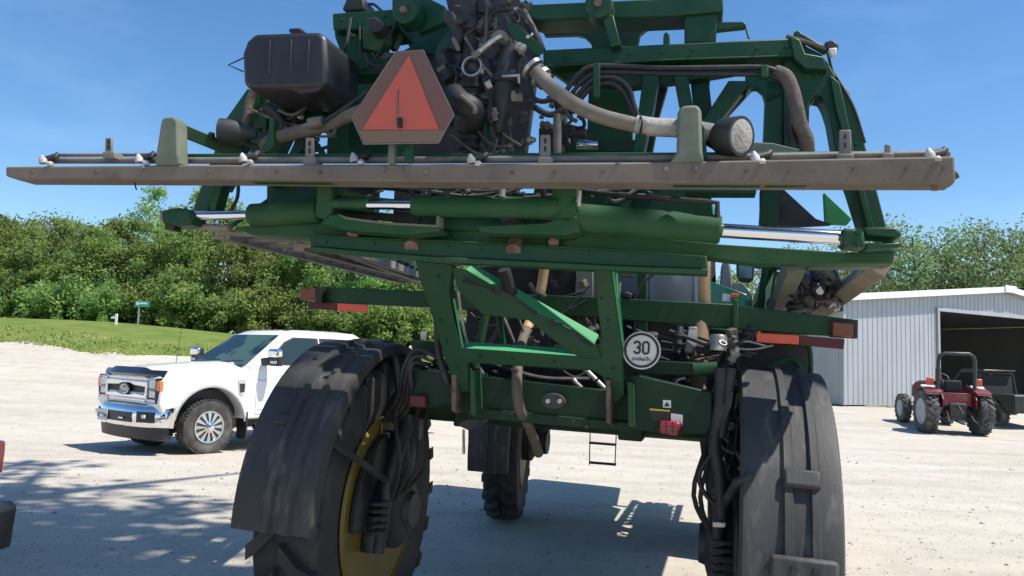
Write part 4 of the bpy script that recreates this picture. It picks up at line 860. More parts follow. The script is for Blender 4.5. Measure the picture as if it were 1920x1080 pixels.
for u, v in ((1095, 690), (1075, 712), (1120, 715)): tb('hose_fitting', [(u, v, -.15), (u+22, v+22, -.15)], 5, M_ZINC, straight=True)
ov = MB().prism([V(1039, 752, -.31)+Vector((.058*math.cos(t*math.pi/10), 0, .038*math.sin(t*math.pi/10))) for t in range(20)], (0, -.03, 0)).build('coupler_plate', M_BLK, ax, bevel=.004)
for u in (1028, 1050): p = V(u, 752, -.345); MB().cyl(p, p+Vector((0, -.012, 0)), .011, 8).build('coupler', M_ZINC, ax)
for u, v in ((905, 770), (960, 775), (1100, 800), (1075, 790), (1150, 798)): bolt(u, v, -.327, 4, M_BLK, ax)
tl = pl('tail_lamp', [(1236, 789), (1274, 791), (1277, 800), (1272, 817), (1236, 813)], -.385, .045, M_TAIL, bevel=.01)
for u in (1248, 1261): pl('lens_rib', [(u, 791), (u+2, 791), (u+2, 815), (u, 815)], -.389, .006, M_REDD, tl, bevel=0)
for v in (799, 807): pl('lens_rib', [(1238, v), (1273, v+1), (1273, v+2), (1238, v+1)], -.389, .006, M_REDD, tl, bevel=0)
pl('tail_lamp', [(767, 740), (797, 741), (797, 764), (767, 763)], -.37, .05, M_REDD, bevel=.008)
ws = pl('warning_sticker', [(1243, 750), (1258, 751), (1258, 765), (1243, 764)], -.346, .004, M_SIGNW, bevel=0); pl('warning_triangle', [(1250.5, 753), (1256, 762), (1245, 761.5)], -.349, .004, M_INK, ws, bevel=0)
ys_ = pl('caution_sticker', [(1218, 766), (1256, 769), (1255, 790), (1222, 788)], -.346, .004, M_INK, bevel=0); pl('sticker_stripe', [(1218, 766), (1256, 769), (1256, 772), (1218, 769)], -.349, .004, mat('sticker_yellow', (.55, .38, .03), .5), ys_, bevel=0)
pl('white_sticker', [(1258, 775), (1280, 778), (1280, 798), (1275, 791), (1258, 790)], -.346, .004, M_SIGNW, bevel=0)
# trailer socket and chains
pl('trailer_socket', [(857, 797), (870, 786), (905, 784), (903, 793), (880, 808)], -.25, .12, M_BLK)
for u in (869, 880):
    ch = tb('chain', [(u, 806, -.2), (u+1, 850, -.2)], .7, M_BLK, straight=True)
    for k in range(9): p = V(u+.5, 808+k*5, -.2); MB().tube([p+Vector((.006*math.cos(t*1.047), .004*(k % 2)*math.cos(t*1.047), .007*math.sin(t*1.047))) for t in range(6)], .0025, 4, closed=True).build('chain_link', M_BLK, ch)
# ---- light bar
lbm = pl('light_bar', [(596, 537), (805, 546), (1100, 556), (1385, 571), (1385, 617), (1100, 594), (805, 576), (596, 567)], .06, .06, M_GRN)
pl('light_bar_wing', [(1378, 572), (1609, 600), (1608, 634), (1378, 617)], .045, .055, M_GRN, lbm); pl('bar_joint', [(1374, 560), (1384, 561), (1384, 626), (1374, 625)], .03, .02, M_GRD, lbm)
for u, v in ((1000, 562), (1030, 563), (1240, 576), (1262, 577), (1300, 580), (1350, 583), (1090, 568)): bolt(u, v, .06, 2, M_BLK, lbm, 'bolt_hole')
al = pl('amber_lamp', [(562, 539), (594, 541), (594, 564), (562, 561)], .0, .05, M_AMBD, bevel=.006); pl('lamp_housing', [(590, 538), (603, 538), (603, 568), (590, 566)], .0, .1, M_BLK, al)
al = pl('amber_lamp', [(1561, 603), (1600, 607), (1600, 632), (1561, 629)], .0, .04, M_AMBD, bevel=.006); pl('lamp_housing', [(1556, 599), (1609, 600), (1608, 635), (1556, 632)], .036, .03, M_BLK, al)
pl('red_reflector', [(632, 569), (688, 571), (688, 586), (632, 583)], .04, .012, M_REDR, bevel=.002); pl('dark_reflector', [(577, 565), (631, 568), (631, 582), (577, 579)], .04, .012, M_REDD, bevel=.002)
pl('red_reflector', [(1418, 624), (1498, 629), (1498, 646), (1418, 642)], .02, .012, M_REDR, bevel=.002); pl('dark_reflector', [(1499, 629), (1584, 636), (1582, 655), (1499, 647)], .02, .012, M_REDD, bevel=.002)
# ---- speed limit sign
sp = V(1203, 657, -.46); sr = 34*mpp(-.46)
sg = MB().cyl(sp, sp+Vector((0, .008, 0)), sr, 40).build('speed_sign', M_SIGNW, S)
MB().lathe([(sr*.80, 0), (sr*.92, 0), (sr*.92, .004), (sr*.80, .004)], sp-Vector((0, .005, 0)), (0, 1, 0), 44, closed=True).build('sign_ring', M_INK, sg)
def stroke(path, wid):                                          # flat lettering stroke in the sign plane
    b = MB(); n = len(path); vs = []
    for i, (x, z) in enumerate(path):
        x0, z0 = path[max(0, i-1)]; x1, z1 = path[min(n-1, i+1)]
        if path[0] == path[-1] and i in (0, n-1): (x0, z0), (x1, z1) = path[-2], path[1]
        d = Vector((x1-x0, z1-z0)).normalized(); vs += [(x-d.y*wid/2, 0, z+d.x*wid/2), (x+d.y*wid/2, 0, z-d.x*wid/2)]
    return b.add([(sp.x+x*sr, sp.y-.004, sp.z+z*sr) for x, y, z in vs], [(2*i, 2*i+2, 2*i+3, 2*i+1) for i in range(n-1)])
arc = lambda cx, cz, rx, rz, a0, a1, n=14: [(cx+rx*math.cos(R(a0+(a1-a0)*i/n)), cz+rz*math.sin(R(a0+(a1-a0)*i/n))) for i in range(n+1)]
dg0 = arc(.22, .30, .15, .15, 180, 0)+arc(.22, -.02, .15, .15, 0, -180); stroke(dg0+[dg0[0]], .105).build('sign_number', M_INK, sg, ang=0)
stroke(arc(-.24, .285, .15, .165, 165, -78)+[(-.25, .135)], .105).build('sign_number', M_INK, sg, ang=0); stroke([(-.25, .145)]+arc(-.24, -.005, .155, .165, 78, -165), .105).build('sign_number', M_INK, sg, ang=0)
t1 = text_mesh(MB(), 'mile/h', sr*.33, .001, bold=0); t1.xf(Matrix(((1.2, 0, 0, sp.x), (0, 0, 1, sp.y-.003), (0, 1, 0, sp.z-sr*.46), (0, 0, 0, 1)))); t1.build('sign_unit', M_INK, sg, ang=0)
MB().box(sp+Vector((0, .11, 0)), (.05, .19, .08)).build('sign_bracket', M_GRN, sg)
# ---- lift frame (hangs from the toolbar and slants forward as it goes down)
LY = lambda v: -.74+.40*(v-490)/265
lf = pl('lift_frame', [(778, 488), (850, 496), (846, 520), (842, 545), (849, 590), (866, 652), (1093, 668), (1128, 640), (1112, 502), (1147, 506), (1166, 637), (1172, 740), (1153, 758), (1139, 742), (1129, 706), (1110, 695), (876, 680), (882, 735), (856, 736), (848, 712), (832, 669), (807, 584), (786, 524)], LY, .05, M_GRN, bevel=.006)
pl('diagonal_brace', [(846, 500), (872, 505), (1122, 652), (1128, 672), (1092, 672), (1066, 660), (990, 600), (905, 590), (858, 545)], lambda v: LY(v)-.012, .03, M_GRN, lf)
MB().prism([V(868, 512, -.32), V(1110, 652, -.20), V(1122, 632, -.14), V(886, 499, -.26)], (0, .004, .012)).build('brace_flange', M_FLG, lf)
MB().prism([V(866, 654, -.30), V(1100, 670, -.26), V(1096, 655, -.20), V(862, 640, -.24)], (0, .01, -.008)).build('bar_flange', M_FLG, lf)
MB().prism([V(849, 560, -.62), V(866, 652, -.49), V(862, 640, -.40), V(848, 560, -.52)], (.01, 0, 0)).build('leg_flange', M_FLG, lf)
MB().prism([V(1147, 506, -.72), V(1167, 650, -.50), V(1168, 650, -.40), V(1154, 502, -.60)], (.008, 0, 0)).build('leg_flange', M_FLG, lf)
for u, v in ((930, 547), (1035, 605)): p = V(u, v, LY(v)-.02); MB().cyl(p, p+Vector((0, .05, 0)), .018, 10).build('brace_pin', M_BLK, lf)
for (u0, v0), (u1, v1) in (((868, 528), (925, 548)), ((935, 540), (1005, 588)), ((1035, 600), (1110, 648))): tb('brace_hose', [(u0, v0, LY(v0)-.03), ((u0+u1)/2, (v0+v1)/2-2, LY(v0)-.04), (u1, v1, LY(v1)-.03)], 3, M_BLK, lf)
for u0, u1, v0 in ((846, 880, 690), (1136, 1176, 712)):
    pl('pivot_lug', [(u0, v0), (u0+9, v0), (u0+9, v0+85), (u0, v0+80)], -.42, .12, M_RUST, ax); pl('pivot_lug', [(u1, v0+4), (u1+10, v0+5), (u1+12, v0+90), (u1+2, v0+88)], -.42, .12, M_GRD, ax)
# parts seen through the lift frame
tb('hydraulic_line', [(846, 520, -.35), (855, 590, -.3), (868, 640, -.25)], 4, M_BLK); tb('hydraulic_line', [(856, 520, -.35), (866, 600, -.3), (878, 650, -.25)], 3, M_ZINC)
tb('corrugated_hose', [(1025, 470, .12), (1014, 545, .12), (1000, 585, .10), (985, 625, .02)], 9.5, M_TANH, n=12); tb('shaded_hose_run', [(987, 618, .0), (975, 655, -.2), (969, 715, -.36), (974, 765, -.36), (992, 800, -.2), (1010, 850, .1)], 9, mat('shaded_hose_grey', (.13, .105, .085), .8, c2=(.1, .08, .065), scale=8), n=12)  # one hose: sunlit run painted tan, shaded run painted grey-brown
tb('support_post', [(912, 585, .0), (890, 690, .0)], 8, M_GRD, straight=True); tb('support_post', [(935, 590, .05), (945, 655, .05)], 6, M_GRN, straight=True)
tb('valve_hose', [(945, 505, -.3), (955, 540, -.25), (965, 560, -.2)], 12, M_BLK)
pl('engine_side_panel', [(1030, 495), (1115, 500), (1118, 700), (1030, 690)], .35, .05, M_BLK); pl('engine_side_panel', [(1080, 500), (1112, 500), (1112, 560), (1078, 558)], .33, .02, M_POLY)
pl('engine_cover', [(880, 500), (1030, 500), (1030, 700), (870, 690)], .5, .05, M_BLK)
pl('rear_support', [(1195, 505), (1213, 505), (1213, 690), (1195, 690)], .25, .08, M_GRN); pl('tan_panel', [(1165, 505), (1190, 505), (1188, 520), (1165, 518)], .3, .02, mat('tan_panel', (.16, .12, .08), .7))
MB().lathe([(.10, -.45), (.14, -.40), (.145, .05), (.13, .08), (0, .08)], V(1268, 500, .55), (0, 0, 1), 24).build('air_cleaner', mat('pale_grey_canister', (.42, .41, .40), .6), S)
tb('cleaner_band', [(1302, 505, .45), (1304, 590, .45)], 3, M_SIGNW, straight=True)
MB().tube([V(1321, 470+k*4, .15)+Vector((0, 0, 0)) for k in range(32)], [.030+.003*(k % 2) for k in range(32)], 12).build('corrugated_hose', M_TANH, S)
tb('corrugated_hose', [(1316, 590, .12), (1312, 650, .05), (1308, 740, -.05)], 15, mat('brown_corrugated_hose', (.20, .13, .08), .8), n=12)
pl('shock_canister', [(1282, 660), (1290, 612), (1308, 612), (1308, 650), (1296, 664)], -.05, .08, M_POLY, bevel=.01); pl('canister_label', [(1288, 640), (1292, 618), (1306, 618), (1304, 650)], -.054, .004, M_SIGNW, bevel=0)
MB().lathe([(.0, 0), (.042, .0), (.044, .06), (.036, .075), (0, .078)], V(1346, 657, -.1), (0, 0, 1), 18).build('oil_filter', M_ZINC, S)
for i, pts in enumerate(([(1362, 645), (1400, 640), (1440, 650)], [(1362, 652), (1410, 655), (1450, 648)], [(1240, 640), (1265, 645), (1290, 650)], [(1240, 655), (1262, 658), (1280, 668)], [(1190, 560), (1205, 530), (1225, 515)], [(1305, 690), (1320, 684), (1345, 680)])): tb('hydraulic_line', [(u, v, -.02) for u, v in pts], 2.2, M_BLK if i > 1 else M_ZINC)
tb('worm_clamp', [(1264, 735, -.1), (1270, 715, -.1), (1285, 708, -.1)], 8, M_ZINC)
pl('engine_block', [(1205, 600), (1520, 640), (1520, 720), (1410, 740), (1205, 720)], .30, .3, M_BLK); tb('hand_rail', [(1470, 650, .1), (1512, 648, .1), (1520, 670, .1), (1520, 715, .1)], 4, M_GRN)
tb('tyre_guard_hoop', [(1440, 690, .2), (1480, 672, .2), (1500, 690, .2), (1510, 720, .2)], 5, M_GRD)
pl('axle_housing', [(1336, 765), (1350, 752), (1378, 768), (1390, 800), (1395, 960), (1345, 960)], -.02, .2, M_BLK, bevel=.02)
for pts, r in (([(1352, 690), (1350, 760), (1340, 830), (1350, 900), (1352, 985)], 11), ([(1335, 850), (1315, 880), (1312, 905), (1325, 930), (1345, 950)], 4), ([(1345, 800), (1352, 835), (1375, 850)], 3.5), ([(1370, 690), (1362, 760), (1352, 820)], 9)): tb('drive_hose', [(u, v, -.35) for u, v in pts], r, M_BLK)
pl('hose_clamp', [(1336, 978), (1362, 980), (1360, 990), (1336, 989)], -.40, .06, M_ZINC)
for k in range(4): tb('drive_hose', [(815-4*k, 668+8*k, -.35+.04*k), (780-3*k, 655+13*k, -.35), (757+5*k, 690+12*k, -.33), (748+6*k, 740+8*k, -.25), (720+8*k, 790, -.15)], 4.2, M_BLK)
tb('drive_hose', [(820, 600, -.4), (822, 660, -.38), (840, 720, -.36)], 7, M_BLK)
# ---- toolbar with its hydraulic cylinders
tbar = pl('toolbar', [(581, 441), (860, 452), (1326, 478), (1327, 506), (1160, 500), (800, 482), (581, 463)], -.88, .24, M_GRN, bevel=.008)
pl('toolbar_lip', [(581, 462), (800, 480), (1160, 498), (1328, 504), (1327, 514), (1160, 507), (800, 490), (581, 471)], -.90, .02, M_GRD, tbar)
pl('toolbar_top_plate', [(440, 425), (600, 418), (830, 426), (1090, 430), (1352, 458), (1600, 474), (1682, 468), (1672, 494), (1420, 494), (1326, 482), (860, 455), (582, 446), (470, 440)], -.84, .12, M_GRD, tbar)
for u, v, r in ((665, 431, 12), (775, 456, 15), (965, 462, 15), (1040, 447, 10)): p = V(u, v, -.87); MB().cyl(p+Vector((0, .03, .03)), p+Vector((0, -.02, -.02)), r*mpp(-.87), 10).build('pivot_pin', M_RUST, tbar)
# left main cylinder
def cylinder(a, b, rpx, name, mt, parent=None, n=20):
    A_, B_ = V(*a), V(*b); r = rpx*mpp(a[2]); d = (B_-A_).normalized(); return MB().lathe([(r*.86, 0), (r, .008), (r, (B_-A_).length-.008), (r*.86, (B_-A_).length)], A_, d, n).build(name, mt, parent or S)
c1 = cylinder((470, 404, -.86), (600, 396, -.86), 24, 'cylinder_barrel', M_GRD); cylinder((345, 405, -.86), (475, 403, -.86), 9.5, 'cylinder_rod', M_ROD, c1)
tb('guide_rod', [(345, 424, -.80), (430, 428, -.80)], 7, M_TANB, straight=True); pl('rod_clevis', [(300, 394), (334, 389), (358, 393), (358, 420), (330, 424), (303, 418)], -.9, .12, M_GRN, c1, bevel=.01)
pl('clevis_pin', [(308, 416), (326, 418), (324, 432), (308, 430)], -.88, .06, M_BLK, c1)
# centre cylinder
c2_ = cylinder((775, 386, -.98), (1083, 391, -.98), 21, 'cylinder_barrel', M_GRD); cylinder((615, 382, -.98), (692, 382, -.98), 10.5, 'rod_sleeve', M_GRD, c2_); cylinder((688, 384, -.98), (777, 385, -.98), 9.5, 'cylinder_rod', M_ROD, c2_)
kn = MB().cyl(V(1062, 372, -.98)-Vector((0, 0, .004)), V(1062, 352, -.98), 27*mpp(-.98), 20).build('knuckle', M_GRD, c2_); MB().cyl(V(1062, 412, -.98), V(1062, 372, -.98), 22*mpp(-.98), 18).build('knuckle_pin', M_GRD, c2_)
pl('rod_eye', [(594, 342), (622, 348), (622, 398), (608, 412), (590, 405)], -1.0, .1, M_GRD, c2_, bevel=.01)
# right main cylinder
c3 = cylinder((1070, 406, -.94), (1352, 431, -.94), 26, 'cylinder_barrel', M_GRD); cylinder((1345, 432, -.94), (1582, 446, -.94), 13, 'cylinder_rod', M_ROD, c3)
pl('rod_clevis', [(1578, 428), (1620, 428), (1624, 466), (1580, 462)], -.99, .10, M_GRN, c3, bevel=.012)
for q in ([(1618, 426), (1680, 424), (1692, 436), (1690, 446), (1622, 440)], [(1620, 456), (1690, 452), (1690, 464), (1624, 468)]): pl('clevis_jaw', q, -.96, .14, M_GRN, c3, bevel=.01)
for v in (434, 458): bolt(1610, v, -.992, 6, M_GRN, c3)
tb('cylinder_port', [(1345, 408, -.97), (1345, 380, -.97), (1322, 378, -.97), (1180, 368, -.9), (1090, 358, -.85)], 5, M_BLK, c3, straight=True)
tb('cylinder_port', [(1084, 388, -1.0), (1086, 358, -1.0)], 5, M_ZINC, c3, straight=True)
tb('cylinder_port', [(805, 368, -1.0), (806, 346, -1.0), (930, 342, -.95)], 5, M_BLK, c2_, straight=True); tb('cylinder_port', [(942, 370, -1.0), (942, 352, -1.0)], 6, M_ZINC, c2_, straight=True); tb('cylinder_port', [(1020, 370, -.9), (1016, 345, -.9)], 6, M_BLK, c2_, straight=True)
# bracket plates round the centre cylinder
br = pl('bracket_plate', [(620, 402), (640, 403), (660, 411), (724, 420), (822, 425), (826, 432), (760, 440), (640, 430), (600, 418)], -1.0, .16, M_GRD); pl('bracket_rim', [(630, 400), (650, 407), (724, 417), (822, 422), (822, 426), (724, 421), (648, 411)], -1.006, .008, M_GRG, br, bevel=0); pl('bracket_tab', [(818, 404), (824, 404), (823, 427), (816, 426)], -1.0, .06, M_GRG, br)
br = pl('bracket_plate', [(600, 342), (640, 352), (690, 368), (752, 374), (752, 378), (690, 374), (630, 366), (600, 360)], -.95, .14, M_GRD)
pl('bracket_web', [(640, 392), (830, 408), (830, 425), (640, 405)], -.86, .02, M_GRN, br); pl('slot', [(665, 398), (710, 402), (712, 412), (690, 414), (655, 408)], -.868, .01, M_BLK, br); pl('slot', [(738, 396), (790, 404), (785, 420), (745, 418)], -.868, .01, M_BLK, br)
br = pl('bracket_plate', [(895, 424), (1020, 418), (1045, 410), (1085, 412), (1088, 432), (1060, 440), (900, 436)], -.99, .14, M_GRD); pl('slot', [(935, 410), (985, 410), (982, 424), (940, 424)], -.90, .02, M_BLK, br); pl('slot', [(1008, 410), (1035, 411), (1020, 419), (1010, 418)], -.90, .02, M_BLK, br)
pl('bracket_web', [(820, 406), (1090, 412), (1090, 434), (820, 430)], -.88, .02, M_GRN, br)
# dark structure behind, between the boom and the toolbar
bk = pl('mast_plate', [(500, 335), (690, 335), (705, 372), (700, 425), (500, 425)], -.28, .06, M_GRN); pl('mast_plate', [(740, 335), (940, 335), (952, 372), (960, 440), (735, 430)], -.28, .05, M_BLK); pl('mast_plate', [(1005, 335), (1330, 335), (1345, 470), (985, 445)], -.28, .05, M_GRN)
pl('mast_box', [(640, 352), (700, 350), (700, 368), (640, 366)], -.62, .08, M_BLK, bk); pl('mast_box', [(1285, 340), (1420, 340), (1418, 362), (1285, 362)], -.7, .1, M_GRN, bk); pl('mast_box', [(1150, 340), (1190, 340), (1160, 385), (1140, 385)], -.6, .05, M_GRN, bk); pl('mast_box', [(1195, 340), (1250, 340), (1215, 392), (1180, 388)], -.62, .05, M_GRN, bk)
cylinder((505, 396, -.70), (600, 370, -.70), 16, 'inner_cylinder', M_GRD)
for pts in ([(530, 345), (580, 358), (600, 356)], [(700, 345), (780, 352), (860, 346)], [(745, 355), (830, 368), (930, 350)], [(1010, 350), (1080, 342), (1150, 352)]): tb('hydraulic_hose', [(u, v, -.66) for u, v in pts], 4, M_BLK)
tb('sensor_chain', [(432, 360, -.7), (445, 340, -.7), (445, 370, -.7), (430, 400, -.7)], 4, M_BLK)
# ---- right end frame
pl('end_frame_post', [(1430, 335), (1462, 335), (1460, 425), (1425, 420)], -.62, .12, M_GRN); pl('end_plate', [(1425, 355), (1470, 355), (1530, 410), (1560, 420), (1470, 425), (1425, 420)], -.58, .05, M_BLK)
ef = pl('end_frame', [(1470, 72), (1488, 70), (1515, 88), (1541, 101), (1556, 123), (1571, 148), (1592, 172), (1608, 222), (1626, 285), (1640, 340), (1664, 432), (1620, 436), (1595, 355), (1567, 282), (1556, 220), (1548, 195), (1540, 180), (1528, 178), (1518, 192), (1515, 288), (1470, 288), (1469, 190), (1469, 150)], -.62, .14, M_GRN, bevel=.006)
pl('frame_rib', [(1556, 140), (1575, 155), (1606, 300), (1640, 430), (1628, 430), (1594, 300), (1566, 200)], -.65, .03, M_GRN, ef)
pl('frame_leg', [(1437, 150), (1469, 150), (1468, 290), (1431, 290)], -.60, .10, M_GRN, ef); pl('frame_arch', [(1398, 130), (1480, 130), (1480, 175), (1437, 195), (1430, 172), (1420, 163), (1408, 164), (1398, 178)], -.60, .06, M_GRN, ef)
pl('diagonal_strut', [(1366, 151), (1402, 151), (1402, 160), (1352, 224), (1316, 262), (1308, 240)], -.62, .08, M_GRN, ef); bar('strut_rod', (1408, 166, -.5), (1345, 235, -.5), 9, .03, M_BLK, ef)
pl('strut', [(1208, 124), (1238, 124), (1226, 200), (1206, 290), (1186, 290)], -.64, .08, M_GRN); pl('strut', [(1260, 124), (1286, 124), (1300, 200), (1322, 292), (1300, 292), (1274, 200)], -.64, .08, M_GRN); pl('strut', [(1290, 110), (1336, 110), (1330, 160), (1340, 250), (1300, 200)], -.52, .06, M_GRN)
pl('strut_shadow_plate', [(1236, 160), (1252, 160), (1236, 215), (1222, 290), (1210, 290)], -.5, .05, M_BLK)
# outer hinge and arms going forward (folded booms)
def truss(P0, P1, hw, hz, name, sgn, mt, slats=14):
    P0, P1 = Vector(P0), Vector(P1); d = (P1-P0).normalized(); sx_ = Vector((1, 0, 0)); up = Vector((0, 0, 1))
    t = MB().beam(P0-sx_*hw, P1-sx_*hw*.5, .055, .055).build(name, mt, S, bevel=.004)
    MB().beam(P0+sx_*hw, P1+sx_*hw*.5, .055, .055).build('boom_chord', mt, t, bevel=.004)
    MB().beam(P0+up*hz, P1+up*hz*.5, .05, .05).build('boom_chord', M_GRN, t, bevel=.004)
    for k in range(slats+1):
        f = k/slats; q = P0.lerp(P1, f); w_ = hw*(1-.5*f); z_ = hz*(1-.5*f)
        MB().beam(q-sx_*w_, q+sx_*w_, .035, .02).build('boom_slat', mt, t, bevel=.002)
        if k < slats:
            q2 = P0.lerp(P1, (k+1)/slats); w2 = hw*(1-.5*(k+1)/slats); z2 = hz*(1-.5*(k+1)/slats)
            MB().beam(q-sx_*w_, q2+up*z2, .022, .022).build('boom_lattice', M_GRN, t); MB().beam(q+sx_*w_, q2+up*z2, .022, .022).build('boom_lattice', M_GRN, t)
    return t
truss(V(490, 440, -.45), V(775, 528, 3.4), .24, .30, 'folded_boom', -1, M_TANB); truss(V(600, 462, -.3), V(785, 520, 3.4), .12, .18, 'folded_boom_tip', -1, M_TANB, 10)
rbm = bar('folded_boom', (1655, 492, -.5), (1500, 612, 1.6), 24, .10, M_TANB); bar('boom_chord', (1492, 492, -.5), (1447, 600, 1.0), 26, .08, M_GRG, rbm); bar('boom_brace', (1470, 590, .6), (1545, 573, .8), 6, .02, M_GRG, rbm)
bar('boom_brace', (1545, 500, -.1), (1590, 552, .4), 8, .03, M_GRG, rbm); bar('boom_brace', (1560, 500, .0), (1520, 560, .5), 8, .03, M_BRN, rbm)
MB().beam(V(1500, 612, 1.6), V(1500, 612, 1.6)+Vector((.0, 3.6, -.02)), .10, .14).build('boom_chord', M_TANB, rbm, bevel=.006)
MB().beam(V(1560, 540, .6), V(1560, 540, .6)+Vector((.1, 4.6, .1)), .08, .10).build('boom_chord', M_GRN, rbm, bevel=.006)
for k in range(9):
    a = V(1500, 612, 1.6)+Vector((0, .4*k, 0)); b_ = V(1560, 540, .6)+Vector((.06, 1.0+.4*k, .05)); MB().beam(a, b_, .03, .03).build('boom_lattice', M_GRN, rbm)
bar('boom_pod', (1500, 520, .2), (1545, 560, .5), 46, .12, M_BLK, rbm, bevel=.02)
for u, v in ((1485, 545), (1510, 560), (1505, 525), (1530, 540)): p = V(u, v, .05); MB().lathe([(.0, 0), (.03, .0), (.034, .03), (.02, .05), (0, .05)], p, (.2, -1, -.2), 12).build('nozzle_cluster', M_BLK, rbm)
pl('hang_tag', [(1527, 540), (1535, 530), (1545, 548), (1540, 553), (1533, 551)], -.0, .006, M_SIGNW, rbm, bevel=0)
pl('rear_guard', [(1430, 497), (1442, 497), (1425, 592), (1416, 592)], .6, .05, M_GRN, rbm); tb('guard_wire', [(1456, 500, .5), (1440, 590, .7)], 2, M_GRN, rbm, straight=True)
pl('hinge_block', [(1520, 474), (1676, 470), (1676, 494), (1520, 497)], -.72, .18, M_GRN); pl('hinge_pin', [(1650, 480), (1672, 476), (1672, 498), (1656, 498)], -.74, .08, M_RUST)
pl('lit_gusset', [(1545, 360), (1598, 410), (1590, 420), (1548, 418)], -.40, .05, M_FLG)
# ---- left end frame
le = pl('end_frame', [(463, 165), (484, 168), (470, 215), (432, 285), (405, 337), (388, 394), (360, 394), (380, 337), (402, 280), (422, 223)], -.64, .14, M_GRN, bevel=.01)
pl('frame_leg', [(473, 180), (502, 180), (498, 290), (468, 290)], -.60, .10, M_GRN, le); pl('frame_leg', [(500, 165), (560, 165), (556, 215), (520, 290), (496, 290), (492, 210)], -.58, .08, M_GRN, le)
pl('strut', [(519, 176), (548, 176), (582, 245), (560, 290), (545, 290), (556, 245)], -.62, .08, M_GRN, le); pl('strut', [(580, 172), (606, 172), (598, 215), (572, 290), (540, 290), (560, 250)], -.60, .08, M_GRN, le)
pl('strut', [(618, 160), (652, 160), (652, 290), (612, 290)], -.58, .10, M_GRN, le); pl('strut', [(600, 170), (622, 170), (608, 215), (596, 228)], -.5, .05, M_BLK, le)
pl('left_gusset', [(545, 178), (578, 195), (572, 212), (560, 200)], -.42, .04, M_GRN, le); pl('mast_column', [(652, 150), (780, 150), (780, 290), (652, 290)], -.28, .06, M_GRN, le); pl('mast_column', [(700, 120), (830, 60), (870, 290), (780, 290)], -.28, .05, M_BLK, le)
tb('wrapped_hose', [(480, 165, -.72), (468, 190, -.72), (462, 225, -.72), (452, 262, -.72)], 9, M_FAB); tb('wrapped_hose', [(500, 200, -.70), (520, 215, -.70), (535, 240, -.7)], 11, M_BLK)
# ---- upper frame
uf = pl('upper_tube', [(1018, 93), (1250, 82), (1488, 71), (1492, 104), (1250, 112), (1018, 124)], -.66, .14, M_GRN, bevel=.007)
pl('tube_underside', [(1018, 122), (1290, 110), (1400, 106), (1400, 132), (1290, 150), (1180, 164), (1060, 152)], -.58, .06, M_GRN, uf)
pl('corner_block', [(1480, 66), (1500, 74), (1510, 100), (1545, 106), (1552, 130), (1510, 128), (1490, 110)], -.68, .08, M_GRN, uf); pl('corner_lug', [(1488, 60), (1498, 56), (1516, 76), (1500, 84)], -.62, .05, M_GRN, uf)
pl('top_bar', [(975, 9), (1130, 2), (1356, -8), (1356, 21), (1284, 28), (1200, 32), (1010, 38), (985, 30)], -.60, .16, M_GRN, uf, bevel=.006)
pl('top_post', [(1283, 24), (1346, 20), (1342, 78), (1283, 80)], -.58, .12, M_GRN, uf); pl('web_plate', [(1105, 28), (1230, 28), (1215, 52), (1200, 64), (1195, 90), (1110, 92), (1108, 80), (1096, 68), (1080, 64), (1020, 66), (1015, 30)], -.30, .04, M_GRN, uf)
pl('web_plate', [(1105, 150), (1186, 150), (1186, 292), (1100, 292), (1102, 200)], -.30, .06, M_GRN, uf); pl('web_plate', [(1010, 250), (1110, 252), (1110, 292), (1010, 292)], -.30, .05, M_BLK, uf); pl('web_plate', [(1186, 262), (1290, 264), (1290, 292), (1186, 292)], -.30, .05, M_GRN, uf) if False else None
pl('web_plate', [(1040, 165), (1064, 165), (1060, 230), (1100, 240), (1100, 262), (1010, 262), (1010, 240), (1040, 235)], -.30, .05, M_BLK, uf); pl('mid_rail', [(1020, 262), (1200, 262), (1200, 284), (1020, 284)], -.44, .05, M_GRN, uf); tb('cylinder_rod', [(1082, 272, -.52), (1122, 272, -.52)], 9, M_ROD, uf, straight=True)
pl('lever', [(1343, 41), (1394, 40), (1399, 44), (1398, 50), (1343, 56)], -.56, .04, M_GRN, uf); tb('lever_rod', [(1397, 46, -.55), (1404, 72, -.58)], 2, M_BLK, uf, straight=True); pl('lift_eye', [(1243, 86), (1244, 64), (1249, 59), (1255, 64), (1256, 86)], -.62, .02, M_GRN, uf)
for u, v, r in ((1122, 8, 27), (758, 20, 27)):
    p = V(u, v, -.74); lg = MB().cyl(p, p+Vector((0, .1, 0)), r*mpp(-.7), 20).build('pivot_lug', M_GRN, uf, bevel=.006); bolt(u, v, -.745, 8, M_RUST, lg)
pl('pivot_arm', [(1128, 30), (1150, 28), (1164, 84), (1146, 88)], -.72, .06, M_GRN, uf); pl('pivot_arm', [(735, -5), (785, -5), (783, 25), (735, 30)], -.72, .08, M_GRN, uf); pl('pivot_arm', [(785, -5), (800, -5), (835, 12), (835, 40), (800, 55), (785, 60), (770, 48)], -.62, .05, M_GRN, uf)
ub = pl('upper_block', [(623, 25), (690, 20), (738, 17), (745, 48), (700, 54), (624, 56)], -.68, .22, M_GRN, bevel=.006)
pl('upright_plate', [(626, 52), (678, 52), (678, 102), (640, 102), (628, 70)], -.62, .12, M_GRN, ub); pl('upright_plate', [(678, 50), (727, 50), (724, 84), (706, 96), (680, 90)], -.70, .06, M_GRD, ub); pl('cross_plate', [(640, 100), (752, 98), (740, 136), (660, 142), (640, 140)], -.64, .12, M_GRN, ub)
pl('upright_plate', [(735, 45), (752, 45), (748, 70), (738, 90), (728, 90)], -.6, .05, M_GRN, ub); pl('back_plate', [(766, 45), (850, 25), (870, 110), (800, 100), (768, 92), (764, 80)], -.30, .05, M_GRN, ub)
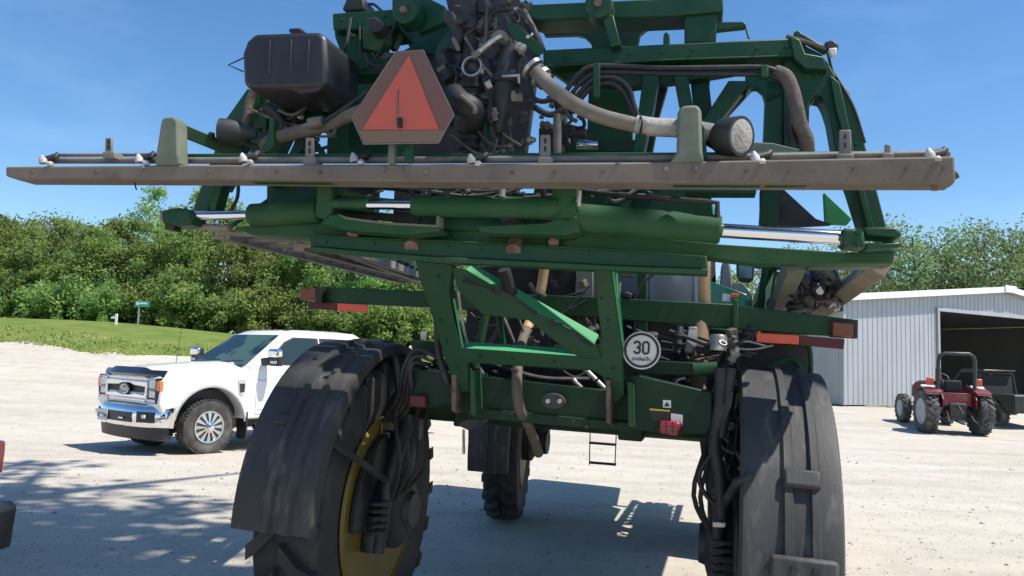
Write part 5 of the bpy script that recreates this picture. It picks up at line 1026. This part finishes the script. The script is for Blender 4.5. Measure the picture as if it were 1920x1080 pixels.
pl('work_lamp', [(684, 33), (702, 29), (722, 43), (714, 56), (700, 63), (688, 54)], -.78, .08, M_BLK, ub, bevel=.012); pl('top_cap', [(640, 18), (648, 0), (650, -6), (682, -6), (682, 18)], -.66, .14, M_BLK, ub, bevel=.01); tb('cap_hose', [(680, 10, -.6), (700, 8, -.6), (715, 20, -.6)], 3, M_BLK, ub)
# ---- rinse tank
tk = pl('rinse_tank', [(455, 158), (453, 100), (462, 76), (478, 62), (560, 59), (598, 58), (610, 68), (612, 120), (611, 158), (600, 164), (470, 168)], -1.0, .34, M_TANKB, bevel=.022)
for u in (505, 545, 578): pl('tank_rib', [(u-1, 74), (u+2, 74), (u, 140), (u-4, 140)], -1.006, .012, M_TANKB, tk, bevel=.002)
pl('tank_shoulder', [(472, 158), (604, 156), (606, 164), (590, 172), (560, 176), (548, 168), (472, 168)], -.99, .2, M_TANKB, tk, bevel=.01); pl('tank_cap', [(541, 60), (542, 53), (564, 52), (565, 60)], -.85, .09, M_TANKB, tk)
tb('tank_bracket', [(458, 108, -.8), (428, 122, -.8), (456, 134, -.8)], 1.8, M_BLK, tk, straight=True)
# ---- plumbing between the frames
pm = MB().tube([V(886, 10, -.86), V(884, 90, -.86), V(888, 170, -.86), V(884, 290, -.86)], [.06, .045, .04, .045], 14).build('plumbing_manifold', M_BLK, S)
for v, r, h in ((50, 30, 26), (96, 22, 14), (166, 26, 10), (182, 22, 12), (205, 24, 10), (246, 28, 8), (262, 25, 12), (280, 27, 8)): p = V(885, v, -.86); MB().lathe([(r*mpp(-.86)*.9, -h*.5*mpp(-.86)), (r*mpp(-.86), -h*.3*mpp(-.86)), (r*mpp(-.86), h*.3*mpp(-.86)), (r*mpp(-.86)*.9, h*.5*mpp(-.86))], p, (0, 0, 1), 18).build('pipe_flange', M_BLK, pm)
p = V(887, 127, -.96); MB().lathe([(.036, 0), (.044, 0), (.044, -.02), (.036, -.02)], p, (0, 1, 0), 24, closed=True).build('gauge_ring', M_ZINC, pm); MB().lathe([(.036, .0), (.02, -.01), (.012, -.02), (0, -.02)], p, (0, 1, 0), 18).build('gauge_face', M_BLK, pm); pl('gauge_clip', [(899, 124), (907, 126), (905, 138), (899, 136)], -.97, .02, M_ZINC, pm)
el = MB().tube(cat_rom([V(850, 178, -1.0), V(862, 192, -1.03), V(884, 205, -1.02), V(888, 222, -.95), V(880, 238, -.88)], 5), .05, 14).build('hose_elbow', M_BLK, pm); tb('elbow_strap', [(864, 180, -1.09), (888, 200, -1.09), (890, 212, -1.08)], 5, M_HOSE, el)
fh = V(958, 86, -.92); sc_ = mpp(-.92)
fl = MB().lathe([(19*sc_, 0), (22*sc_, -.01), (25*sc_, -.13), (27*sc_, -.135), (27*sc_, -.17), (22*sc_, -.175), (21*sc_, -.25), (14*sc_, -.29), (12*sc_, -.36), (5*sc_, -.38), (0, -.38)], fh, (0.06, .06, 1), 22).build('strainer_housing', M_BLK, S)
pl('strainer_collar', [(940, 140), (975, 138), (975, 156), (971, 156), (970, 143), (942, 145)], -.995, .01, M_ZINC, fl, bevel=.002); pl('strainer_label', [(958, 172), (964, 168), (968, 176), (980, 176), (980, 190), (958, 189)], -.985, .012, M_HOSE, fl, bevel=.003); MB().lathe([(0, .03), (10*sc_, .03), (13*sc_, .0), (13*sc_, -.02)], fh, (0, 0, 1), 16).build('strainer_knob', M_HOSE, fl)
tb('valve_handle', [(888, 105, -.98), (905, 92, -.99), (922, 78, -1.0), (940, 68, -.98)], 6, M_ZINC, pm); tb('valve_elbow', [(925, 75, -.96), (938, 66, -.96), (948, 78, -.94)], 11, M_HOSE, pm); tb('valve_body', [(832, 100, -.8), (850, 150, -.8)], 20, M_BLK, pm, straight=True); tb('valve_body', [(850, 75, -.85), (862, 60, -.85)], 9, M_HOSE, pm, straight=True) if False else None
for pts, r, m_ in (([(854, 10), (880, 18), (893, 45), (912, 60), (928, 55), (930, 33)], 1.8, M_HOSE), ([(878, 44), (905, 28), (930, 20), (963, 17)], 4, M_BLK), ([(980, 22), (990, 40), (1003, 65), (1015, 95)], 9, M_BLK), ([(820, 130), (836, 118), (830, 100)], 6, M_BLK), ([(925, 220), (935, 250), (950, 290)], 6, M_BLK), ([(990, 230), (985, 260), (985, 292)], 3, M_BLK), ([(940, 200), (945, 250), (935, 292)], 8, M_BLK), ([(905, 200), (910, 250), (905, 290)], 9, M_GRN), ([(1045, 215), (1045, 290)], 8, M_HOSE), ([(840, 30), (860, 60), (850, 95)], 14, M_BLK), ([(1000, 200), (1030, 215), (1060, 205)], 6, M_BLK), ([(1000, 185), (1020, 190), (1050, 180)], 5, M_BLK), ([(870, 70), (905, 40), (940, 10)], 7, M_BLK), ([(905, 0), (912, 40), (895, 60)], 13, M_BLK)):
    tb('plumbing_hose', [(u, v, -.90) for u, v in pts], r, m_, pm)
for pts in ([(845, 72), (851, 68), (862, 88), (862, 94), (856, 95)], [(818, 130), (832, 120), (834, 126), (821, 135)], [(882, 98), (898, 94), (901, 102), (888, 110)], [(986, 34), (992, 40), (988, 44), (982, 38)], [(982, 18), (990, 23), (988, 26), (981, 21)], [(970, 88), (982, 100), (984, 104), (972, 100)]): pl('hose_label', pts, -1.0, .01, M_HOSE, pm, bevel=.002)
pl('plumbing_backplate', [(835, -5), (975, -5), (985, 40), (1010, 100), (1000, 180), (985, 292), (830, 292), (842, 160), (850, 60)], -.40, .05, M_BLK)
pl('plumbing_bracket', [(944, 42), (968, 44), (1019, 88), (1019, 98), (1008, 105), (960, 70)], -.96, .012, M_GRN); pl('plumbing_bracket', [(850, 45), (880, 50), (845, 90), (815, 100), (820, 85)], -.84, .02, M_GRN)
# big suction hose with fittings, sleeve and work lamps
hs = tb('suction_hose', [(1005, 135, -1.02), (1040, 170, -1.07), (1085, 200, -1.10), (1130, 219, -1.11), (1180, 232, -1.11), (1215, 240, -1.11)], 14, M_HOSE, n=14)
for t, r in ((0, 24), (1, 20), (2, 22), (3, 18)): tb('hose_fitting', [(996+t*8, 126+t*8, -1.0), (1001+t*8, 131+t*8, -1.0)], r, M_ZINC if t % 2 == 0 else M_BLK, hs, straight=True, n=16)
tb('hose_sleeve', [(1193, 233, -1.11), (1225, 238, -1.11), (1262, 240, -1.10), (1300, 243, -1.08), (1340, 250, -1.06)], 17, M_SLV, hs, n=14); tb('sleeve_tie', [(1200, 217, -1.12), (1204, 228, -1.17), (1200, 252, -1.12)], 2, M_BLK, hs)
hb = tb('suction_hose', [(690, 203, -.98), (640, 222, -.98), (600, 238, -.97), (560, 247, -.95), (520, 258, -.9), (488, 276, -.85)], 14, M_HOSE, n=14); tb('hose_knot', [(580, 232, -1.02), (605, 228, -1.02)], 12, M_HOSE, hb, straight=True); tb('thin_hose', [(690, 170, -.98), (650, 200, -1.0), (605, 228, -1.02), (590, 232, -1.0)], 4, M_BLK, hb)
pl('hose_cradle', [(505, 222), (513, 220), (513, 275), (500, 285), (490, 280), (502, 250)], -.95, .05, M_GRD, hb)
def lamp(c, ax, r, lit):
    o = MB().lathe([(r*.35, -.16), (r*.6, -.12), (r*.98, -.08), (r, 0), (r*.95, .0)], c, ax, 24).build('work_light', M_BLK, S); MB().lathe([(r*.95, -.002), (r*.5, .006), (0, .008)], c, ax, 24).build('lamp_glass', M_SLV if lit else M_BLK, o); return o
lamp(V(1391, 255, -1.12), (.75, -.62, -.12), .072, True); lamp(V(412, 246, -.98), (-.88, -.3, .0), .058, False)
tb('lamp_bracket', [(448, 262, -.95), (470, 272, -.9), (500, 280, -.85)], 6, M_BLK); tb('lamp_cable', [(1335, 248, -.95), (1345, 235, -.97), (1358, 225, -.98)], 5, M_BLK); pl('lamp_sheet', [(1395, 265), (1450, 268), (1500, 280), (1480, 292), (1380, 292)], -.85, .03, M_GRG)
# hydraulic hose runs
for pts, r in (([(1062, 170), (1085, 140), (1120, 124), (1240, 128), (1350, 127), (1430, 127), (1462, 136)], 5), ([(1070, 178), (1095, 150), (1130, 136), (1240, 138), (1350, 139), (1430, 140), (1460, 148)], 4.5), ([(1078, 184), (1110, 152), (1150, 146), (1178, 165), (1188, 195), (1196, 218)], 5), ([(1086, 188), (1112, 162), (1145, 157), (1168, 172), (1182, 200), (1194, 222)], 5)): tb('hydraulic_hose', [(u, v, -.80) for u, v in pts], r, M_BLK)
pl('hose_clip', [(1112, 118), (1125, 117), (1125, 176), (1122, 183), (1115, 183), (1111, 176)], -.85, .012, M_GRD); pl('hose_clip', [(1427, 121), (1441, 121), (1441, 144), (1427, 144)], -.84, .05, M_GRD)
tb('wrapped_hose', [(1455, 135, -.78), (1474, 145, -.80), (1486, 172, -.8), (1494, 205, -.8), (1500, 232, -.78), (1512, 260, -.76), (1514, 285, -.72)], 13, M_FAB, n=12); tb('wrapped_hose', [(1478, 210, -.74), (1482, 240, -.74), (1488, 275, -.74)], 9, M_BLK)
cm = pl('rear_camera', [(1546, 78), (1562, 73), (1573, 82), (1572, 92), (1550, 90)], -.66, .07, M_BLK, bevel=.008); pl('camera_lens', [(1553, 90), (1570, 88), (1568, 102), (1558, 104)], -.68, .04, M_SIGNW, cm, bevel=.006); bar('camera_arm', (1474, 68, -.64), (1550, 92, -.64), 7, .02, M_RUST, cm); bar('camera_arm', (1500, 70, -.62), (1550, 98, -.62), 12, .02, M_GRN, cm); tb('camera_wire', [(1552, 100, -.62), (1560, 130, -.6), (1572, 150, -.62), (1600, 200, -.64), (1622, 268, -.64)], 2.5, M_BLK, cm)
# ---- rear boom section carried across the back
bb = pl('boom_beam', [(10, 312), (300, 309), (800, 307), (1180, 304), (1500, 298), (1791, 292), (1792, 343), (1400, 343), (800, 341), (470, 337), (28, 336), (10, 330)], -1.16, .12, M_BRN, bevel=.008)
pl('boom_underlip', [(470, 336), (1400, 341), (1788, 341), (1788, 346), (1400, 347), (470, 341)], -1.13, .05, M_GRN, bb)
pl('boom_rail', [(280, 288), (800, 287), (1300, 285), (1770, 282), (1770, 291), (1300, 294), (800, 296), (280, 296)], -1.045, .022, M_GRD, bb)
tb('spray_pipe', [(98, 301, -1.07), (400, 301, -1.07), (800, 300, -1.07), (1255, 297, -1.07), (1780, 289, -1.07)], 7, M_PIPE, bb, n=10, straight=True); tb('spray_pipe', [(98, 291, -1.04), (290, 290, -1.04)], 4, M_PIPE, bb, straight=True)
for u, v in ((85, 299), (265, 297), (460, 296), (668, 296), (888, 299), (1420, 295), (1748, 290)):
    nb = tb('nozzle_body', [(u-6, v+2, -1.12), (u+20, v-4, -1.10)], 8, M_BLK, bb, straight=True)
    p = V(u-4, v+4, -1.14); MB().lathe([(.018, -.008), (.017, .010), (.005, .030), (0, .031)], p, (-.25, -.1, 1), 10).build('nozzle_tip', M_PLAST, nb); MB().lathe([(0, -.012), (.014, -.01), (.016, 0), (.008, .01), (0, .01)], V(u+9, v+8, -1.15), (0, 0, 1), 10).build('nozzle_cap', M_PLAST, nb); tb('nozzle_valve', [(u+16, v-2, -1.1), (u+24, v-10, -1.08)], 6, M_BLK, nb, straight=True)
for u, v0, v1, w_ in ((203, 258, 292, 12), (580, 258, 304, 15), (1022, 252, 302, 19), (1585, 243, 296, 22), (1665, 270, 294, 11)):
    sb = pl('slotted_bracket', [(u-w_/2, v0), (u+w_/2, v0), (u+w_/2+1, v1), (u-w_/2-1, v1)], -1.10, .012, M_PIPE, bb)
    if v1-v0 > 30:
        for q in (.25, .55): pl('bracket_slot', [(u-2, v0+(v1-v0)*q-5), (u+2, v0+(v1-v0)*q-5), (u+2, v0+(v1-v0)*q+4), (u-2, v0+(v1-v0)*q+4)], -1.103, .006, M_INK, sb, bevel=0)
    pl('bracket_saddle', [(u-w_/2-5, v1-8), (u+w_/2+5, v1-8), (u+w_/2+5, v1+5), (u-w_/2-5, v1+5)], -1.12, .06, M_PIPE, sb)
up = pl('upright_post', [(288, 309), (296, 260), (301, 228), (306, 219), (326, 218), (333, 227), (334, 285), (336, 309)], -1.17, .07, M_GRG, bb, bevel=.01); bar('post_arm', (330, 240, -1.08), (448, 288, -.85), 26, .06, M_GRN, up); pl('arm_gusset', [(330, 255), (340, 262), (336, 285), (332, 305), (330, 305)], -1.12, .04, M_GRN, up); pl('arm_hook', [(390, 247), (396, 246), (397, 260), (391, 260)], -1.0, .03, M_GRN, up)
up = pl('upright_post', [(1255, 304), (1268, 285), (1270, 210), (1278, 197), (1306, 195), (1315, 204), (1317, 280), (1320, 303)], -1.17, .07, M_GRG, bb, bevel=.012); pl('arm_gusset', [(1315, 230), (1322, 240), (1326, 292), (1318, 300)], -1.12, .1, M_GRN, up)
for u, v in ((1250, 317), (1306, 316), (720, 319), (752, 318), (800, 324), (268, 315)): bolt(u, v, -1.162, 5, M_PIPE, bb)
tb('end_bolt', [(1753, 342, -1.12), (1753, 357, -1.12)], 6, M_RUST, bb, straight=True); bolt(1430, 345, -1.12, 7, M_RUST, bb); tb('end_stub', [(1770, 340, -1.1), (1794, 327, -1.1)], 7, M_RUST, bb, straight=True); tb('dangling_wire', [(254, 334, -1.1), (253, 345, -1.1), (256, 356, -1.1)], 1.6, M_BLK, bb)
# ---- slow-moving-vehicle triangle
HX = [(742, 97), (794, 94), (851, 216), (822, 268), (682, 270), (660, 221)]
sv = pl('slow_vehicle_sign', HX, -1.22, .006, M_SMVB, bevel=0)
pl('fluorescent_triangle', [(767, 103), (823, 243), (679, 243)], -1.2235, .003, M_SMVR, sv, bevel=0); pl('lower_band', [(672, 245), (834, 244), (822, 266), (683, 268)], -1.2225, .002, mat('band_brown', (.20, .12, .08), .6), sv, bevel=0)
for a, b_ in zip(HX, HX[1:]+HX[:1]): tb('sign_edge', [(a[0], a[1], -1.22), (b_[0], b_[1], -1.22)], 1.3, M_PIPE, sv, straight=True)
pl('mount_block', [(743, 220), (751, 219), (752, 238), (744, 238)], -1.24, .02, M_INK, sv); pl('mount_scuff', [(745, 170), (747, 168), (746, 215), (743, 215)], -1.2265, .002, M_HOSE, sv, bevel=0)
pl('sign_post', [(728, 265), (740, 265), (738, 306), (726, 306)], -1.19, .03, M_GRG, sv); pl('sign_post', [(757, 265), (772, 265), (772, 304), (758, 304)], -1.19, .03, M_GRN, sv)

# ---- stacked folded boom sections beside the cab (right side)
rs = MB().beam((1.16, 1.2, 2.36), (1.26, 5.8, 2.36), .06, .06).build('folded_boom_stack', M_GRN, S, bevel=.004)
for x, z in ((1.16, 2.02), (1.54, 2.06), (1.54, 2.38), (1.36, 2.2)): MB().beam((x, 1.2, z), (x+.1, 5.8, z+.02), .055, .055).build('boom_chord', M_GRN, rs, bevel=.004)
for k in range(20):
    y = 1.25+.225*k+.06*math.sin(k*7.3); dx = .02*k*.25
    MB().beam((1.16+dx, y, 2.02), (1.17+dx, y+.2, 2.36), .035, .02).build('boom_lattice', M_GRN, rs); MB().beam((1.54+dx, y, 2.06), (1.55+dx, y+.2, 2.38), .035, .02).build('boom_lattice', M_GRN, rs)
    if k % 3: MB().beam((1.16+dx, y, 2.36), (1.55+dx, y+.25*math.sin(k*3.1), 2.38), .03+.08*abs(math.sin(k*5.7)), .02).build('boom_slat', M_GRN, rs)
    MB().beam((1.16+dx, y, 2.02), (1.54+dx, y+.1, 2.06), .05, .02).build('boom_slat', M_BLK, rs)
MB().box((1.37, 2.9, 2.2), (.36, 1.5, .26)).build('boom_shade_tray', M_BLK, rs, bevel=.02); MB().box((1.43, 4.9, 2.2), (.3, 1.4, .24)).build('boom_shade_tray', M_BLK, rs, bevel=.02)  # trays widened to close the gaps in the boom's shadow
MB().box((.95, 2.2, 1.62), (.36, 1.7, .5)).build('side_shade_box', M_GRN, S, bevel=.03); MB().box((-.95, 2.2, 1.62), (.36, 1.7, .5)).build('side_shade_box', M_GRN, S, bevel=.03); MB().box((0, .5, 1.55), (1.2, .5, .12)).build('rear_shade_deck', M_BLK, S, bevel=.01); MB().box((0, 2.6, 1.44), (1.5, 3.6, .06)).build('belly_shade_pan', M_BLK, S, bevel=.01)  # body mass added to shade the ground and wheels below
# ---- small fittings, clamps and thin hoses
grnd = random.Random(42)
M_DST = mat('dusty_black_plastic', (.045, .042, .04), .75, c2=(.10, .09, .08), scale=14)
def fittings(n, u0, u1, v0, v1, y0, y1, parent, lo=4, hi=12, hoses=0, green=False):
    for i in range(n):
        u, v, Y = grnd.uniform(u0, u1), grnd.uniform(v0, v1), grnd.uniform(y0, y1); p = V(u, v, Y); q = mpp(Y); r = grnd.uniform(lo, hi)*q
        ax = Vector((grnd.uniform(-1, 1), grnd.uniform(-.4, .4), grnd.uniform(-1, 1))).normalized(); m_ = grnd.choice([M_BLK, M_BLK, M_DST, M_DST, M_HOSE, M_ZINC] if not green else [M_BLK, M_GRN, M_DST, M_GRD])
        k = grnd.random()
        if k < .45: MB().lathe([(r*.55, -r*1.6), (r*.6, -r*.7), (r, -r*.6), (r, r*.1), (r*.7, r*.2), (r*.7, r*.9), (r*.9, r), (r*.9, r*1.4), (r*.4, r*1.5)], p, ax, 10).build('valve_fitting', m_, parent)
        elif k < .7: MB().box(p, (r*2, r*1.6, r*1.3), Matrix.Rotation(grnd.uniform(0, 3), 3, ax)).build('valve_block', m_, parent, bevel=r*.2)
        else: MB().lathe([(r*.8, -r*.3), (r*1.05, -r*.3), (r*1.05, r*.3), (r*.8, r*.3)], p, ax, 14, closed=True).build('hose_clamp', M_ZINC if grnd.random() < .5 else M_DST, parent)
    for i in range(hoses):
        a = (grnd.uniform(u0, u1), grnd.uniform(v0, v1)); b_ = (grnd.uniform(u0, u1), grnd.uniform(v0, v1)); Y = grnd.uniform(y0, y1)
        c_ = ((a[0]+b_[0])/2+grnd.uniform(-25, 25), (a[1]+b_[1])/2+grnd.uniform(5, 30)); tb('thin_hose', [(*a, Y), (*c_, Y-.03), (*b_, Y)], grnd.uniform(1.5, 4.5), grnd.choice([M_BLK, M_BLK, M_DST, M_HOSE]), parent, n=7)
fittings(52, 842, 1000, 2, 286, -1.0, -.82, pm, 4, 11, 18); fittings(14, 1012, 1095, 170, 285, -.7, -.5, pm, 3, 8, 8)
fittings(26, 620, 1320, 340, 366, -.75, -.45, tbar, 4, 9, 14, True); fittings(34, 1190, 1420, 612, 722, -.15, .2, rb_, 4, 12, 18); fittings(14, 800, 870, 650, 740, -.3, -.1, lb_, 4, 9, 8)
fittings(18, 1475, 1570, 502, 580, .1, .4, rbm, 5, 12, 8); fittings(14, 470, 640, 180, 285, -.75, -.6, le, 4, 9, 10, True); fittings(14, 1040, 1180, 505, 700, .0, .3, ax, 5, 12, 8); fittings(16, 880, 1110, 520, 720, -.1, .35, ax, 4, 10, 12)
fittings(10, 640, 740, 30, 140, -.72, -.6, ub, 4, 9, 6, True); fittings(12, 1340, 1400, 720, 960, -.3, -.1, ax, 5, 12, 6)

# bolt heads, weld pads and decals on the frames
for par, Y, pts in ((uf, -.662, [(1060, 106), (1180, 101), (1300, 92), (1420, 90), (1475, 88), (1240, 98)]), (ef, -.622, [(1500, 96), (1490, 130), (1530, 140), (1560, 165), (1485, 165), (1585, 210), (1605, 270), (1480, 270)]), (tbar, -.882, [(610, 452), (700, 457), (900, 465), (1100, 476), (1180, 480), (1250, 485), (1310, 492), (840, 462)]),
                    (bb, -1.162, [(60, 322), (180, 323), (390, 322), (520, 322), (600, 323), (960, 324), (1040, 323), (1130, 322), (1400, 320), (1480, 318), (1600, 316), (1700, 316), (1770, 315)]), (lf, -.70, [(800, 505), (830, 508), (820, 520)]), (ub, -.682, [(640, 38), (660, 36), (720, 30)])):
    for u, v in pts: bolt(u, v, Y, 3.2, M_GRD if par is not bb else M_RUST, par)
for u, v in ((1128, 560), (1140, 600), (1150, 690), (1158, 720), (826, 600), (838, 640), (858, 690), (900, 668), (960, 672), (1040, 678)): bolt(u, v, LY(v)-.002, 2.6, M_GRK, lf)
for a, b_ in (((1018, 124, -.664), (1250, 112, -.664)), ((1250, 112, -.664), (1490, 104, -.664)), ((581, 442, -.884), (860, 453, -.884)), ((860, 453, -.884), (1326, 479, -.884))): tb('weld_bead', [a, b_], 1.6, M_GRD, uf if a[1] < 200 else tbar, straight=True, n=6)
